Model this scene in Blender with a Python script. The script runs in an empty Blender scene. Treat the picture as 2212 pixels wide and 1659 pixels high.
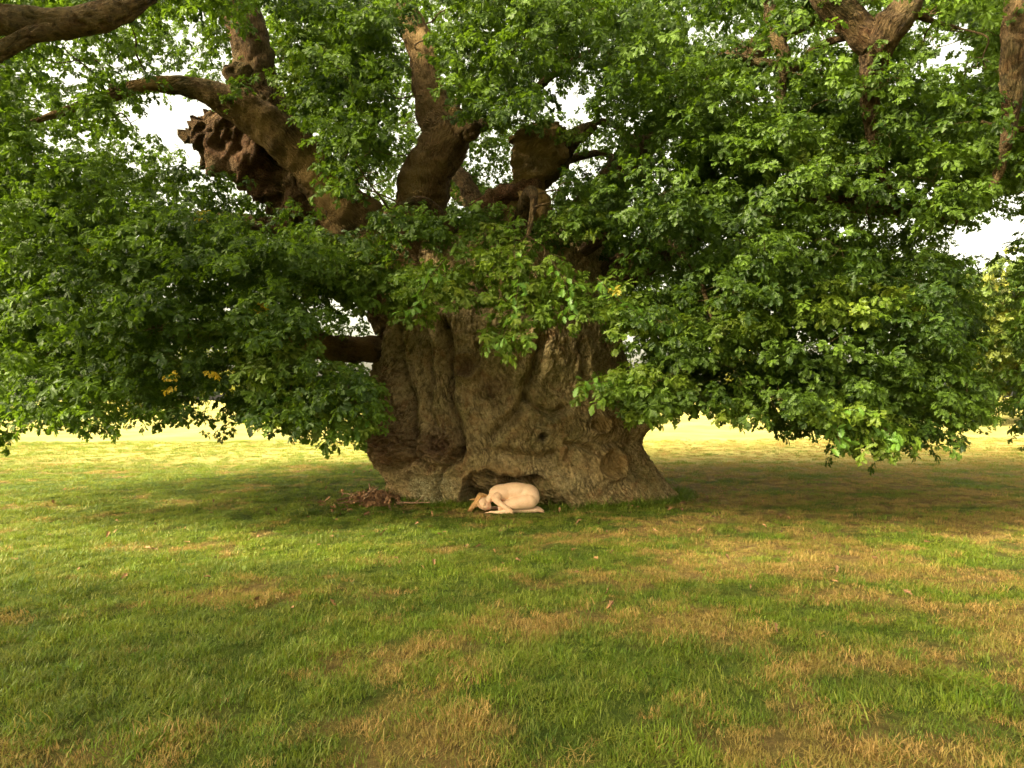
import bpy, bmesh, math, random
import numpy as np
from mathutils import Vector, Matrix, Euler

random.seed(7)
rng = np.random.default_rng(11)
R = math.radians
scene = bpy.context.scene
col = scene.collection

# ------------------------------------------------------------------ camera
FPX = 682.667
PITCH = R(1.34)
EYE = Vector((0.0, 0.0, 1.6))
cam_d = bpy.data.cameras.new("camera")
cam_d.sensor_width = 36.0
cam_d.lens = 24.0
cam_d.clip_start = 0.05
cam_d.clip_end = 4000.0
cam = bpy.data.objects.new("camera", cam_d)
col.objects.link(cam)
cam.location = EYE
cam.rotation_euler = (R(90) + PITCH, 0, 0)
scene.camera = cam

# ------------------------------------------------------------------ sky, sun, exposure
SUN = Vector((-0.70, -0.38, 0.50)).normalized()
world = bpy.data.worlds.new("World")
scene.world = world
world.use_nodes = True
wn = world.node_tree.nodes
wl = world.node_tree.links
wn.clear()
w_out = wn.new("ShaderNodeOutputWorld")
w_bg = wn.new("ShaderNodeBackground")
w_bg.inputs["Strength"].default_value = 0.15
w_sky = wn.new("ShaderNodeTexSky")
w_sky.sky_type = 'NISHITA'
w_sky.sun_disc = False
w_sky.sun_elevation = math.asin(SUN.z)
w_sky.sun_rotation = math.atan2(SUN.x, SUN.y)
w_sky.air_density = 1.0
w_sky.dust_density = 6.0
w_sky.ozone_density = 0.6
w_hsv = wn.new("ShaderNodeHueSaturation")
w_hsv.inputs["Saturation"].default_value = 0.35
w_mul = wn.new("ShaderNodeMix")
w_mul.data_type = 'RGBA'
w_mul.blend_type = 'MULTIPLY'
w_mul.inputs[0].default_value = 1.0
w_mul.inputs[7].default_value = (1.0, 0.90, 0.66, 1)
wl.new(w_sky.outputs[0], w_hsv.inputs["Color"])
wl.new(w_hsv.outputs[0], w_mul.inputs[6])
wl.new(w_mul.outputs[2], w_bg.inputs["Color"])
wl.new(w_bg.outputs[0], w_out.inputs["Surface"])

sun_d = bpy.data.lights.new("sun", 'SUN')
sun_d.energy = 2.2
sun_d.angle = R(4)
sun_d.color = (1.0, 0.88, 0.66)
sun = bpy.data.objects.new("sun", sun_d)
col.objects.link(sun)
sun.rotation_euler = SUN.to_track_quat('Z', 'Y').to_euler()

scene.view_settings.view_transform = 'Standard'
scene.view_settings.look = 'None'
scene.view_settings.gamma = 1.0
scene.view_settings.use_curve_mapping = False
scene.view_settings.exposure = 2.45
scene.cycles.max_bounces = 7
scene.cycles.diffuse_bounces = 3
scene.cycles.transmission_bounces = 4
scene.cycles.transparent_max_bounces = 6

# ------------------------------------------------------------------ helpers
KV = 1024 / 2212.0


def at(vx, vy, Y):
    """world point at depth Y that lies in the direction of sketch point (vx, vy)"""
    dx = (vx * KV - 512) / FPX
    dz = (384 - vy * KV) / FPX
    f = Vector((0, math.cos(PITCH), math.sin(PITCH)))
    u = Vector((0, -math.sin(PITCH), math.cos(PITCH)))
    d = f + Vector((dx, 0, 0)) + u * dz
    return EYE + d * (Y / d.y)


def project(x, y, z):
    zz = z - EYE.z
    yy = y - EYE.y
    depth = yy * math.cos(PITCH) + zz * math.sin(PITCH)
    up = -yy * math.sin(PITCH) + zz * math.cos(PITCH)
    depth = np.maximum(depth, 1e-3)
    vx = (512 + FPX * (x - EYE.x) / depth) / KV
    vy = (384 - FPX * up / depth) / KV
    return vx, vy


def tag(o, label=None, cat=None, group=None, kind=None):
    if label: o['label'] = label
    if cat: o['category'] = cat
    if group: o['group'] = group
    if kind: o['kind'] = kind
    return o


def empty(name, loc=(0, 0, 0)):
    o = bpy.data.objects.new(name, None)
    col.objects.link(o)
    o.location = loc
    o.empty_display_size = 0.2
    return o


def mesh_obj(name, verts, faces, mat=None, parent=None, smooth=True, attrs=None):
    me = bpy.data.meshes.new(name)
    verts = np.asarray(verts, dtype=np.float32)
    if isinstance(faces, np.ndarray):
        n, k = faces.shape
        me.vertices.add(len(verts))
        me.vertices.foreach_set("co", verts.ravel())
        me.loops.add(n * k)
        me.loops.foreach_set("vertex_index", faces.astype(np.int32).ravel())
        me.polygons.add(n)
        me.polygons.foreach_set("loop_start", np.arange(0, n * k, k, dtype=np.int32))
        me.update(calc_edges=True)
    else:
        me.from_pydata([tuple(v) for v in verts], [], faces)
    if attrs:
        for an, arr in attrs.items():
            arr = np.asarray(arr, dtype=np.float32)
            if arr.ndim == 1:
                a = me.attributes.new(an, 'FLOAT', 'POINT')
                a.data.foreach_set("value", arr)
            else:
                a = me.attributes.new(an, 'FLOAT_VECTOR', 'POINT')
                a.data.foreach_set("vector", arr.ravel())
    if smooth and len(me.polygons):
        me.polygons.foreach_set("use_smooth", np.ones(len(me.polygons), dtype=bool))
    me.validate()
    me.update()
    o = bpy.data.objects.new(name, me)
    if mat: me.materials.append(mat)
    col.objects.link(o)
    if parent: o.parent = parent
    return o


_perm = rng.permutation(256)
_perm = np.concatenate([_perm, _perm, _perm])
_grad = rng.normal(size=(256, 3))
_grad /= np.linalg.norm(_grad, axis=1)[:, None]


def perlin(p):
    p = np.asarray(p, dtype=np.float64)
    i = np.floor(p).astype(np.int64)
    f = p - i
    u = f * f * f * (f * (f * 6 - 15) + 10)
    i &= 255
    res = 0
    for dx in (0, 1):
        wx = u[:, 0] if dx else 1 - u[:, 0]
        for dy in (0, 1):
            wy = u[:, 1] if dy else 1 - u[:, 1]
            for dz in (0, 1):
                wz = u[:, 2] if dz else 1 - u[:, 2]
                h = _perm[_perm[_perm[(i[:, 0] + dx) & 255] + ((i[:, 1] + dy) & 255)] + ((i[:, 2] + dz) & 255)]
                g = _grad[h]
                d = g[:, 0] * (f[:, 0] - dx) + g[:, 1] * (f[:, 1] - dy) + g[:, 2] * (f[:, 2] - dz)
                res = res + wx * wy * wz * d
    return res * 1.5


def fbm(p, octaves=4, gain=0.5, lac=2.1):
    p = np.asarray(p, dtype=np.float64)
    a, s, t = 1.0, 0.0, 0.0
    for k in range(octaves):
        s = s + a * perlin(p + k * 17.3)
        t += a
        a *= gain
        p = p * lac
    return s / t


def ridged(p, octaves=3, gain=0.5, lac=2.0):
    a, s, t = 1.0, 0.0, 0.0
    for k in range(octaves):
        s = s + a * (1 - np.minimum(np.abs(perlin(p + k * 31.7)) * 2.6, 1))
        t += a
        a *= gain
        p = p * lac
    return s / t


def sstep(a, b, x):
    t = np.clip((x - a) / (b - a), 0, 1)
    return t * t * (3 - 2 * t)


# ------------------------------------------------------------------ materials
def new_mat(name):
    m = bpy.data.materials.new(name)
    m.use_nodes = True
    nt = m.node_tree
    nt.nodes.clear()
    out = nt.nodes.new("ShaderNodeOutputMaterial")
    bs = nt.nodes.new("ShaderNodeBsdfPrincipled")
    nt.links.new(bs.outputs[0], out.inputs["Surface"])
    return m, nt, bs, out


def N(nt, t, **kw):
    n = nt.nodes.new(t)
    for k, v in kw.items():
        setattr(n, k, v)
    return n


def attr(nt, name, typ='GEOMETRY'):
    n = nt.nodes.new("ShaderNodeAttribute")
    n.attribute_name = name
    n.attribute_type = typ
    return n


def noise_n(nt, vec, scale, detail=4, rough=0.55, dist=0.0):
    n = nt.nodes.new("ShaderNodeTexNoise")
    n.inputs["Scale"].default_value = scale
    n.inputs["Detail"].default_value = detail
    n.inputs["Roughness"].default_value = rough
    n.inputs["Distortion"].default_value = dist
    if vec: nt.links.new(vec, n.inputs["Vector"])
    return n


def ramp(nt, fac, stops):
    n = nt.nodes.new("ShaderNodeValToRGB")
    cr = n.color_ramp
    while len(cr.elements) < len(stops):
        cr.elements.new(0.5)
    for e, (p, c) in zip(cr.elements, stops):
        e.position = p
        e.color = (c[0], c[1], c[2], 1)
    nt.links.new(fac, n.inputs["Fac"])
    return n


def mixc(nt, fac, a, b):
    n = nt.nodes.new("ShaderNodeMix")
    n.data_type = 'RGBA'
    for sock, v in ((n.inputs[0], fac), (n.inputs[6], a), (n.inputs[7], b)):
        if hasattr(v, "links") or isinstance(v, bpy.types.NodeSocket):
            nt.links.new(v, sock)
        elif isinstance(v, (int, float)):
            sock.default_value = v
        else:
            sock.default_value = (v[0], v[1], v[2], 1)
    return n.outputs[2]


def mathn(nt, op, a, b=None, clamp=False):
    n = nt.nodes.new("ShaderNodeMath")
    n.operation = op
    n.use_clamp = clamp
    for s, v in zip(n.inputs, (a, b)):
        if v is None: continue
        if isinstance(v, (int, float)): s.default_value = v
        else: nt.links.new(v, s)
    return n.outputs[0]


def bark_material(name, base_a, base_b, moss, scale=1.0):
    m, nt, bs, out = new_mat(name)
    bc = attr(nt, "bc").outputs["Vector"]
    obj = nt.nodes.new("ShaderNodeTexCoord").outputs["Object"]
    st = nt.nodes.new("ShaderNodeMapping")
    st.inputs["Scale"].default_value = (1, 1, 0.35)
    nt.links.new(bc, st.inputs["Vector"])
    n1 = noise_n(nt, st.outputs[0], 5.0 * scale, 7, 0.6, 0.4)
    n2 = noise_n(nt, st.outputs[0], 26.0 * scale, 6, 0.65, 0.6)
    n3 = noise_n(nt, obj, 1.3, 5, 0.6)
    n4 = noise_n(nt, obj, 42.0, 4, 0.7)
    nw = noise_n(nt, bc, 3.0, 3, 0.6)
    wv = N(nt, "ShaderNodeVectorMath", operation='MULTIPLY_ADD')
    nt.links.new(nw.outputs["Color"], wv.inputs[0])
    wv.inputs[1].default_value = (.14, .14, .35)
    nt.links.new(bc, wv.inputs[2])
    m2 = nt.nodes.new("ShaderNodeMapping")
    m2.inputs["Scale"].default_value = (19 * scale, 10, 4.6 * scale)
    nt.links.new(wv.outputs[0], m2.inputs["Vector"])
    vo = N(nt, "ShaderNodeTexVoronoi", feature='DISTANCE_TO_EDGE')
    vo.inputs["Scale"].default_value = 1.0
    nt.links.new(m2.outputs[0], vo.inputs["Vector"])
    crack = ramp(nt, vo.outputs["Distance"], [(0.02, (0, 0, 0)), (0.19, (1, 1, 1))]).outputs[0]
    cvar = ramp(nt, noise_n(nt, bc, 2.2, 3, 0.6).outputs[0], [(0.42, (.05, .05, .05)), (0.62, (1, 1, 1))]).outputs[0]
    crack = mathn(nt, 'SUBTRACT', 1.0, mathn(nt, 'MULTIPLY', mathn(nt, 'SUBTRACT', 1.0, crack), cvar))
    c1 = ramp(nt, n1.outputs[0], [(0.3, base_a), (0.66, base_b)])
    c2 = ramp(nt, n2.outputs[0], [(0.38, (base_a[0] * .4, base_a[1] * .36, base_a[2] * .3)), (0.62, (base_b[0] * 1.15, base_b[1] * 1.15, base_b[2] * 1.1))])
    c = mixc(nt, 0.5, c1.outputs[0], c2.outputs[0])
    fis = attr(nt, "fissure").outputs["Fac"]
    c = mixc(nt, mathn(nt, 'MULTIPLY', mathn(nt, 'MAXIMUM', mathn(nt, 'SUBTRACT', 1.0, crack), fis), 0.85), c, (base_a[0] * .35, base_a[1] * .32, base_a[2] * .3))
    mm = ramp(nt, n3.outputs[0], [(0.46, (0, 0, 0)), (0.62, (1, 1, 1))])
    c = mixc(nt, mathn(nt, 'MULTIPLY', mm.outputs[0], 0.6), c, moss)
    # burls reddish, lichen pale, healed wood ochre: all carried by mesh attributes
    red = attr(nt, "red").outputs["Fac"]
    lic = attr(nt, "lichen").outputs["Fac"]
    och = attr(nt, "ochre").outputs["Fac"]
    n5 = noise_n(nt, obj, 3.4, 6, 0.65, 0.8)
    c = mixc(nt, mathn(nt, 'MULTIPLY', ramp(nt, n5.outputs[0], [(0.5, (0, 0, 0)), (0.68, (1, 1, 1))]).outputs[0], 0.55), c, (base_b[0] * .62, base_b[1] * .40, base_b[2] * .30))
    n6 = noise_n(nt, obj, 5.2, 7, 0.7, 0.5)
    c = mixc(nt, mathn(nt, 'MULTIPLY', ramp(nt, n6.outputs[0], [(0.52, (0, 0, 0)), (0.62, (1, 1, 1))]).outputs[0], 0.5), c, (base_b[0] * 1.05, base_b[1] * 1.05, base_b[2] * 1.0))
    n7 = noise_n(nt, obj, 17.0, 6, 0.75)
    c = mixc(nt, mathn(nt, 'MULTIPLY', ramp(nt, n7.outputs[0], [(0.40, (1, 1, 1)), (0.47, (0, 0, 0))]).outputs[0], 0.55), c, (base_a[0] * .4, base_a[1] * .38, base_a[2] * .32))
    c = mixc(nt, mathn(nt, 'MULTIPLY', ramp(nt, n7.outputs[0], [(0.56, (0, 0, 0)), (0.62, (1, 1, 1))]).outputs[0], 0.5), c, (base_b[0] * 1.1, base_b[1] * 1.15, base_b[2] * 1.3))
    rr = ramp(nt, n4.outputs[0], [(0.4, (0.06, 0.03, 0.018)), (0.6, (0.24, 0.10, 0.05)), (0.75, (0.33, 0.25, 0.15))])
    c = mixc(nt, mathn(nt, 'MULTIPLY', red, 0.75), c, rr.outputs[0])
    lr = ramp(nt, n4.outputs[0], [(0.42, (0.20, 0.15, 0.06)), (0.64, (0.58, 0.53, 0.30))])
    c = mixc(nt, mathn(nt, 'MULTIPLY', lic, 0.85), c, lr.outputs[0])
    c = mixc(nt, mathn(nt, 'MULTIPLY', och, 0.8), c, mixc(nt, n2.outputs[0], (0.20, 0.12, 0.035), (0.40, 0.25, 0.08)))
    nt.links.new(c, bs.inputs["Base Color"])
    bs.inputs["Roughness"].default_value = 0.92
    bs.inputs["Specular IOR Level"].default_value = 0.2
    b = N(nt, "ShaderNodeBump")
    b.inputs["Strength"].default_value = 1.0
    b.inputs["Distance"].default_value = 0.05
    h = mathn(nt, 'ADD', mathn(nt, 'MULTIPLY', n2.outputs[0], 1.0), mathn(nt, 'MULTIPLY', n4.outputs[0], 0.6))
    h = mathn(nt, 'ADD', h, mathn(nt, 'MULTIPLY', crack, 0.6))
    h = mathn(nt, 'ADD', h, mathn(nt, 'MULTIPLY', n7.outputs[0], 1.2))
    nt.links.new(h, b.inputs["Height"])
    nt.links.new(b.outputs[0], bs.inputs["Normal"])
    return m


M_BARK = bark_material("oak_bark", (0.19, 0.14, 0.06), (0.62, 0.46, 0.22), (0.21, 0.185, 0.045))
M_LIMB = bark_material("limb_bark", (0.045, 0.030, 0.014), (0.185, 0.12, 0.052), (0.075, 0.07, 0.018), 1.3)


def leaf_material(name, dark, light, yellow, trans, tfac=0.42):
    m, nt, bs, out = new_mat(name)
    tint = attr(nt, "tint", 'INSTANCER').outputs["Fac"]
    lv = attr(nt, "lv").outputs["Fac"]
    warm = attr(nt, "warm", 'INSTANCER').outputs["Fac"]
    f = mathn(nt, 'ADD', mathn(nt, 'MULTIPLY', tint, 0.65), mathn(nt, 'MULTIPLY', lv, 0.35), clamp=True)
    c = mixc(nt, f, dark, light)
    c = mixc(nt, warm, c, yellow)
    nt.links.new(c, bs.inputs["Base Color"])
    bs.inputs["Roughness"].default_value = 0.55
    bs.inputs["Specular IOR Level"].default_value = 0.35
    tr = nt.nodes.new("ShaderNodeBsdfTranslucent")
    tc = mixc(nt, f, (trans[0] * .7, trans[1] * .75, trans[2] * .7), trans)
    tc = mixc(nt, warm, tc, (yellow[0] * 1.1, yellow[1] * 1.1, yellow[2]))
    nt.links.new(tc, tr.inputs["Color"])
    mx = nt.nodes.new("ShaderNodeMixShader")
    mx.inputs[0].default_value = tfac
    nt.links.new(bs.outputs[0], mx.inputs[1])
    nt.links.new(tr.outputs[0], mx.inputs[2])
    nt.links.new(mx.outputs[0], out.inputs["Surface"])
    return m


M_LEAF = leaf_material("oak_leaf", (0.012, 0.033, 0.004), (0.135, 0.225, 0.018), (0.62, 0.42, 0.03), (0.155, 0.255, 0.012))
M_FARLEAF = leaf_material("far_leaf", (0.03, 0.06, 0.010), (0.13, 0.18, 0.025), (0.5, 0.42, 0.05), (0.18, 0.26, 0.02), 0.3)
M_GRASS = leaf_material("grass_blade", (0.034, 0.090, 0.005), (0.175, 0.265, 0.010), (0.40, 0.255, 0.075), (0.24, 0.30, 0.02), 0.28)


def plain(name, c, rough=0.8, c2=None, scale=20.0, bump=0.0, spec=0.3):
    m, nt, bs, out = new_mat(name)
    obj = nt.nodes.new("ShaderNodeTexCoord").outputs["Object"]
    n = noise_n(nt, obj, scale, 5, 0.6)
    if c2 is None: c2 = tuple(x * 0.7 for x in c)
    nt.links.new(ramp(nt, n.outputs[0], [(0.35, c2), (0.65, c)]).outputs[0], bs.inputs["Base Color"])
    bs.inputs["Roughness"].default_value = rough
    bs.inputs["Specular IOR Level"].default_value = spec
    if bump:
        b = N(nt, "ShaderNodeBump")
        b.inputs["Strength"].default_value = bump
        b.inputs["Distance"].default_value = 0.01
        nt.links.new(n.outputs[0], b.inputs["Height"])
        nt.links.new(b.outputs[0], bs.inputs["Normal"])
    return m


# ------------------------------------------------------------------ ground
def ground_h(x, y):
    x = np.asarray(x, dtype=np.float64)
    y = np.asarray(y, dtype=np.float64)
    d = np.sqrt(x * x + (y - 9) ** 2)
    p = np.stack([x * 0.22, y * 0.22, np.zeros_like(x)], -1).reshape(-1, 3)
    q = np.stack([x * 2.2, y * 2.2, np.ones_like(x) * 5], -1).reshape(-1, 3)
    h = fbm(p, 2).reshape(x.shape) * 0.10 * sstep(1.5, 6, d) + fbm(q, 3).reshape(x.shape) * 0.07
    far = sstep(16, 60, y)
    h = h + far * (0.35 + 0.022 * np.clip(x + 5, -12, 60)) * 1.0 + sstep(18, 140, np.abs(x) + y * 0.5) * 0.3
    return h


def dryness(x, y):
    x = np.asarray(x, dtype=np.float64)
    y = np.asarray(y, dtype=np.float64)
    p = np.stack([x * 0.75 + 3, y * 1.15, np.zeros_like(x)], -1).reshape(-1, 3)
    q = np.stack([x * 2.9, y * 4.0, np.ones_like(x) * 9], -1).reshape(-1, 3)
    d = fbm(p, 3).reshape(x.shape) * 1.3 + fbm(q, 4, .6).reshape(x.shape) * 0.9
    d = d + 0.27 * np.tanh((x - 0.3) / 2.2) - .04 - .12 * np.exp(-((x - .5) / 3.5) ** 2 - ((y - 9.6) / 1.0) ** 2) + 0.16 * sstep(12, 17, y)
    return sstep(-0.22, 0.34, d)


def axis(lo, hi, c, n, k):
    t = np.linspace(math.asinh((lo - c) / k), math.asinh((hi - c) / k), n)
    return c + k * np.sinh(t)


gx = axis(-900, 900, 0, 340, 6.0)
gy = axis(-300, 1500, 9, 380, 6.0)
GX, GY = np.meshgrid(gx, gy)
GH = ground_h(GX, GY)
gv = np.stack([GX.ravel(), GY.ravel(), GH.ravel()], -1)
nx, ny = len(gx), len(gy)
ii, jj = np.meshgrid(np.arange(ny - 1), np.arange(nx - 1), indexing='ij')
a = (ii * nx + jj).ravel()
gf = np.stack([a, a + 1, a + nx + 1, a + nx], -1)

m, nt, bs, out = new_mat("meadow_ground")
obj = nt.nodes.new("ShaderNodeTexCoord").outputs["Object"]
dr = attr(nt, "dry").outputs["Fac"]
na = noise_n(nt, obj, 14.0, 6, 0.7)
nb = noise_n(nt, obj, 90.0, 4, 0.7)
nc = noise_n(nt, obj, 0.35, 5, 0.6)
green = ramp(nt, na.outputs[0], [(0.3, (0.035, 0.06, 0.010)), (0.7, (0.12, 0.17, 0.022))])
dryc = ramp(nt, na.outputs[0], [(0.3, (0.13, 0.085, 0.03)), (0.7, (0.30, 0.20, 0.07))])
f = mathn(nt, 'ADD', dr, mathn(nt, 'MULTIPLY', mathn(nt, 'SUBTRACT', nb.outputs[0], 0.5), 0.9), clamp=True)
c = mixc(nt, f, green.outputs[0], dryc.outputs[0])
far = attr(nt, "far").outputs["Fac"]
farc = ramp(nt, nc.outputs[0], [(0.35, (0.34, 0.31, 0.075)), (0.65, (0.50, 0.43, 0.14))])  # pale dry grass far off, with the sunlit glow painted into its colour
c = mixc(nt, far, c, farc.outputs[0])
nt.links.new(c, bs.inputs["Base Color"])
bs.inputs["Roughness"].default_value = 0.95
bs.inputs["Specular IOR Level"].default_value = 0.1
b = N(nt, "ShaderNodeBump")
b.inputs["Strength"].default_value = 1.0
b.inputs["Distance"].default_value = 0.04
nt.links.new(mathn(nt, 'ADD', na.outputs[0], nb.outputs[0]), b.inputs["Height"])
nt.links.new(b.outputs[0], bs.inputs["Normal"])
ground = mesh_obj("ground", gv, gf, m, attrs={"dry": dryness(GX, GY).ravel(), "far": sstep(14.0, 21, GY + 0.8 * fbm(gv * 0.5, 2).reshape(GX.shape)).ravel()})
tag(ground, kind='structure')

# ------------------------------------------------------------------ the old oak: trunk
oak = empty("oak_tree", (0, 11.7, 0))
tag(oak, "huge ancient oak with a swollen hollow trunk and spreading leafy limbs", "tree")
OAK0 = Vector((0, 11.7, 0))


def under_oak(o):
    o.parent = oak
    o.matrix_parent_inverse = Matrix.Translation(-OAK0)
    return o


zs_k = np.array([-0.3, 0.0, .23, .62, .93, 1.16, 1.32, 1.86, 2.57, 3.19, 3.8, 4.4, 5.0])
xl_k = np.array([-2.25, -2.12, -2.19, -2.33, -2.40, -2.41, -2.39, -2.36, -2.27, -2.12, -1.95, -1.75, -1.3])
xr_k = np.array([2.95, 2.78, 2.60, 2.36, 2.18, 2.27, 2.20, 1.98, 1.87, 1.82, 1.7, 1.5, 1.1])


def seg_dist(px, py, pts):
    best = np.full(px.shape, 1e9)
    for (x0, y0), (x1, y1) in zip(pts[:-1], pts[1:]):
        dx, dy = x1 - x0, y1 - y0
        t = np.clip(((px - x0) * dx + (py - y0) * dy) / (dx * dx + dy * dy), 0, 1)
        best = np.minimum(best, np.hypot(px - x0 - t * dx, py - y0 - t * dy))
    return best


def build_trunk():
    nf, nb_, nz = 620, 150, 400
    phi = np.concatenate([np.linspace(-1.75, 1.75, nf, endpoint=False), np.linspace(1.75, 2 * math.pi - 1.75, nb_, endpoint=False)])
    zz = np.concatenate([np.linspace(-0.25, 3.4, nz - 60, endpoint=False), np.linspace(3.4, 4.7, 60)])
    PH, Z = np.meshgrid(phi, zz)
    sh = PH.shape
    L = np.interp(Z, zs_k, xl_k)
    Rr = np.interp(Z, zs_k, xr_k)
    cx, A = (L + Rr) / 2, (Rr - L) / 2
    B = np.interp(Z, [-.3, 0, .5, 1.2, 3, 4.7], [1.62, 1.56, 1.46, 1.42, 1.38, 1.1])
    s, c_ = np.sin(PH), np.cos(PH)
    ex = np.sign(s) * np.abs(s) ** 0.9
    X = cx + A * ex
    Y = 11.7 - B * np.sign(c_) * np.abs(c_) ** 0.85
    nxn, nyn = s / np.maximum(A, .5), -c_ / np.maximum(B, .5)
    ln = np.hypot(nxn, nyn)
    nxn, nyn = nxn / ln, nyn / ln
    vx, vy = project(X, Y, Z)
    zx, zy = (vx - 737.3) / 0.3666, (vy - 589.9) / 0.3666          # sketch coordinates of the trunk study
    front = sstep(0.05, 0.35, c_)
    P = np.stack([X, Y, Z], -1).reshape(-1, 3)
    wob = fbm(P * np.array([0.9, .9, .6]), 3).reshape(sh)
    D = wob * 0.15 * sstep(-0.2, 1.0, 1.2 - 0 * Z)
    # buttress lobes
    wn1 = fbm(np.stack([X * .8, Z * .5, Y * .8], -1).reshape(-1, 3), 2).reshape(sh)
    D += 0.05 * np.cos(PH * 9 + wn1 * 5 + 0.8) * (1 - 0.35 * sstep(2.5, 4, Z)) * (1 - 0.6 * front)
    jx = zx + 22 * fbm(P * 3.1, 2).reshape(sh)
    jy = zy + 22 * fbm(P * 3.1 + 40, 2).reshape(sh)

    def groove(pts, w, d):
        r = seg_dist(jx, jy, pts)
        return -d * np.exp(-(r / w) ** 1.5) + d * 0.35 * np.exp(-((r - 2.2 * w) / (1.3 * w)) ** 2)

    def blob(x, y, rx, ry, p=1.3):
        r2 = ((jx - x) / rx) ** 2 + ((jy - y) / ry) ** 2
        return np.exp(-r2 ** p)
    G = np.zeros(sh)
    G += groove([(600, 300), (640, 400), (652, 560), (640, 720), (690, 880), (715, 1000), (690, 1110)], 24, 0.22)
    G += groove([(330, 330), (350, 560), (400, 700), (430, 850), (445, 960), (430, 1080), (330, 1160)], 26, 0.20)
    G += groove([(1180, 400), (1150, 560), (1105, 640), (1085, 740), (1000, 860), (900, 960)], 26, 0.17)
    G += groove([(1085, 740), (1150, 790), (1240, 830), (1320, 790)], 20, 0.15)
    G += groove([(1320, 990), (1390, 1015), (1470, 1045), (1500, 1060)], 15, 0.10)
    G += groove([(1340, 1010), (1325, 1100)], 12, 0.06)
    G += groove([(940, 1040), (1010, 1062), (1180, 1085), (1260, 1060)], 22, 0.10)
    G += groove([(445, 1090), (540, 1150), (650, 1140), (700, 1050)], 16, 0.13)
    G += groove([(520, 420), (535, 640), (520, 800), (560, 900)], 16, 0.08)
    G += groove([(800, 430), (830, 620), (905, 760), (940, 860)], 16, 0.07)
    G += groove([(1420, 420), (1440, 600), (1500, 760), (1480, 900)], 22, 0.10)
    G += groove([(1700, 700), (1720, 880), (1700, 1050), (1760, 1180)], 18, 0.09)
    G += groove([(600, 1150), (560, 1240), (575, 1330)], 14, 0.08)
    D += 1.15 * G * front
    D += 0.09 * blob(540, 700, 110, 330) * front + 0.11 * blob(760, 720, 120, 330) * front
    D += 0.10 * blob(1060, 980, 150, 90) * front + 0.08 * blob(1330, 900, 180, 120) * front
    b1 = blob(320, 990, 140, 190)
    b2 = blob(590, 1020, 125, 115)
    b3 = blob(250, 720, 90, 180)
    D += (0.22 * b1 + 0.18 * b2 + 0.08 * b3) * front
    # healed scars, knot, hole
    def ring(x, y, r, h):
        q = np.hypot(jx - x, (jy - y) * 0.95)
        return h * np.exp(-((q - r) / (0.22 * r)) ** 2) + 0.4 * h * np.exp(-(q / r) ** 4), np.exp(-(q / (r * 1.05)) ** 4)
    och = np.zeros(sh)
    for (x, y, r, h) in ((1575, 1125, 88, .11), (1515, 895, 50, .07), (1592, 880, 38, .05), (1050, 905, 70, .03)):
        d1, m1 = ring(x, y, r, h)
        D += d1 * front
        och = np.maximum(och, m1 * (0.9 if y != 905 else .4))
    d1, m1 = ring(748, 550, 72, .11)
    D += (d1 - 0.12 * np.exp(-(np.hypot((jx - 748) / 40, (jy - 560) / 50)) ** 3)) * front
    redm = np.clip(b1 * .9 + b2 + b3 * .6 + 0.75 * m1 + 0.5 * blob(900, 660, 120, 60), 0, 1)
    D += -0.35 * np.exp(-(np.hypot(zx - 1185, zy - 965) / 22) ** 2.5) * front + 0.10 * np.exp(-(np.hypot(jx - 1180, jy - 965) / 65) ** 2) * front
    # hollow above the sleeper
    top = np.interp(jx, [690, 730, 800, 880, 960, 1040, 1150, 1230, 1290, 1330, 1360], [1420, 1230, 1170, 1160, 1190, 1205, 1185, 1225, 1290, 1365, 1420])
    inside = sstep(0, 15, jy - top) * sstep(680, 745, jx) * (1 - sstep(1355, 1385, jx))
    deep = 0.34 + 0.20 * np.exp(-((jx - 1080) / 150) ** 2 - ((jy - 1230) / 60) ** 2) + 0.25 * np.exp(-((jx - 745) / 40) ** 2 - ((jy - 1340) / 60) ** 2) + 0.25 * sstep(1280, 1370, jy) * np.exp(-((jx - 960) / 260) ** 4)
    slab = ridged(np.stack([(jx * .35 + jy) * 0.016, (jy - jx * .55) * 0.030, np.zeros(sh)], -1).reshape(-1, 3), 3).reshape(sh)
    slab_mask = np.exp(-(((jx - 850) / 130) ** 2 + ((jy - 1210) / 75) ** 2) ** 2)
    slab2 = np.exp(-(((jx - 1250) / 85) ** 2 + ((jy - 1290) / 95) ** 2) ** 2)
    D += inside * front * (-deep + 0.33 * slab_mask + 0.36 * slab2 + 0.22 * (slab - .5))
    lip = np.exp(-((jy - top + 26) / 30) ** 2) * sstep(640, 700, jx) * (1 - sstep(1000, 1100, jx))
    D += 0.15 * lip * front
    lich = np.clip(blob(560, 1300, 190, 110, 2) + .55 * blob(420, 1230, 120, 70) + .45 * blob(1300, 1200, 260, 120) + 0.5 * blob(1180, 900, 150, 80) * .6, 0, 1) * (1 - inside)
    lich = lich * sstep(-.25, .35, fbm(P * 2.6 + 11, 4, .65).reshape(sh) + (lich - .5) * .5)
    och = np.maximum(och, .55 * inside * np.clip(slab_mask + .6 * slab2, 0, 1) * sstep(.3, .8, slab) + .45 * lip * front)
    # bark relief
    flare = 1.0
    arc = PH * 2.2
    warp = fbm(P * 1.4, 3).reshape(sh)
    shear = np.interp(zx, [200, 650, 900, 1200, 1700], [-.05, .05, .35, -.2, -.35]) * (Z - 1.5) * 0.5
    bx, bz = arc + warp * 0.22 + shear * 0.6, Z
    q = np.stack([bx * 5.2, bz * 0.9, np.zeros(sh)], -1).reshape(-1, 3)
    r1 = ridged(q, 3).reshape(sh)
    q2 = np.stack([bx * 15, bz * 4.2, np.ones(sh) * 3], -1).reshape(-1, 3)
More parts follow.
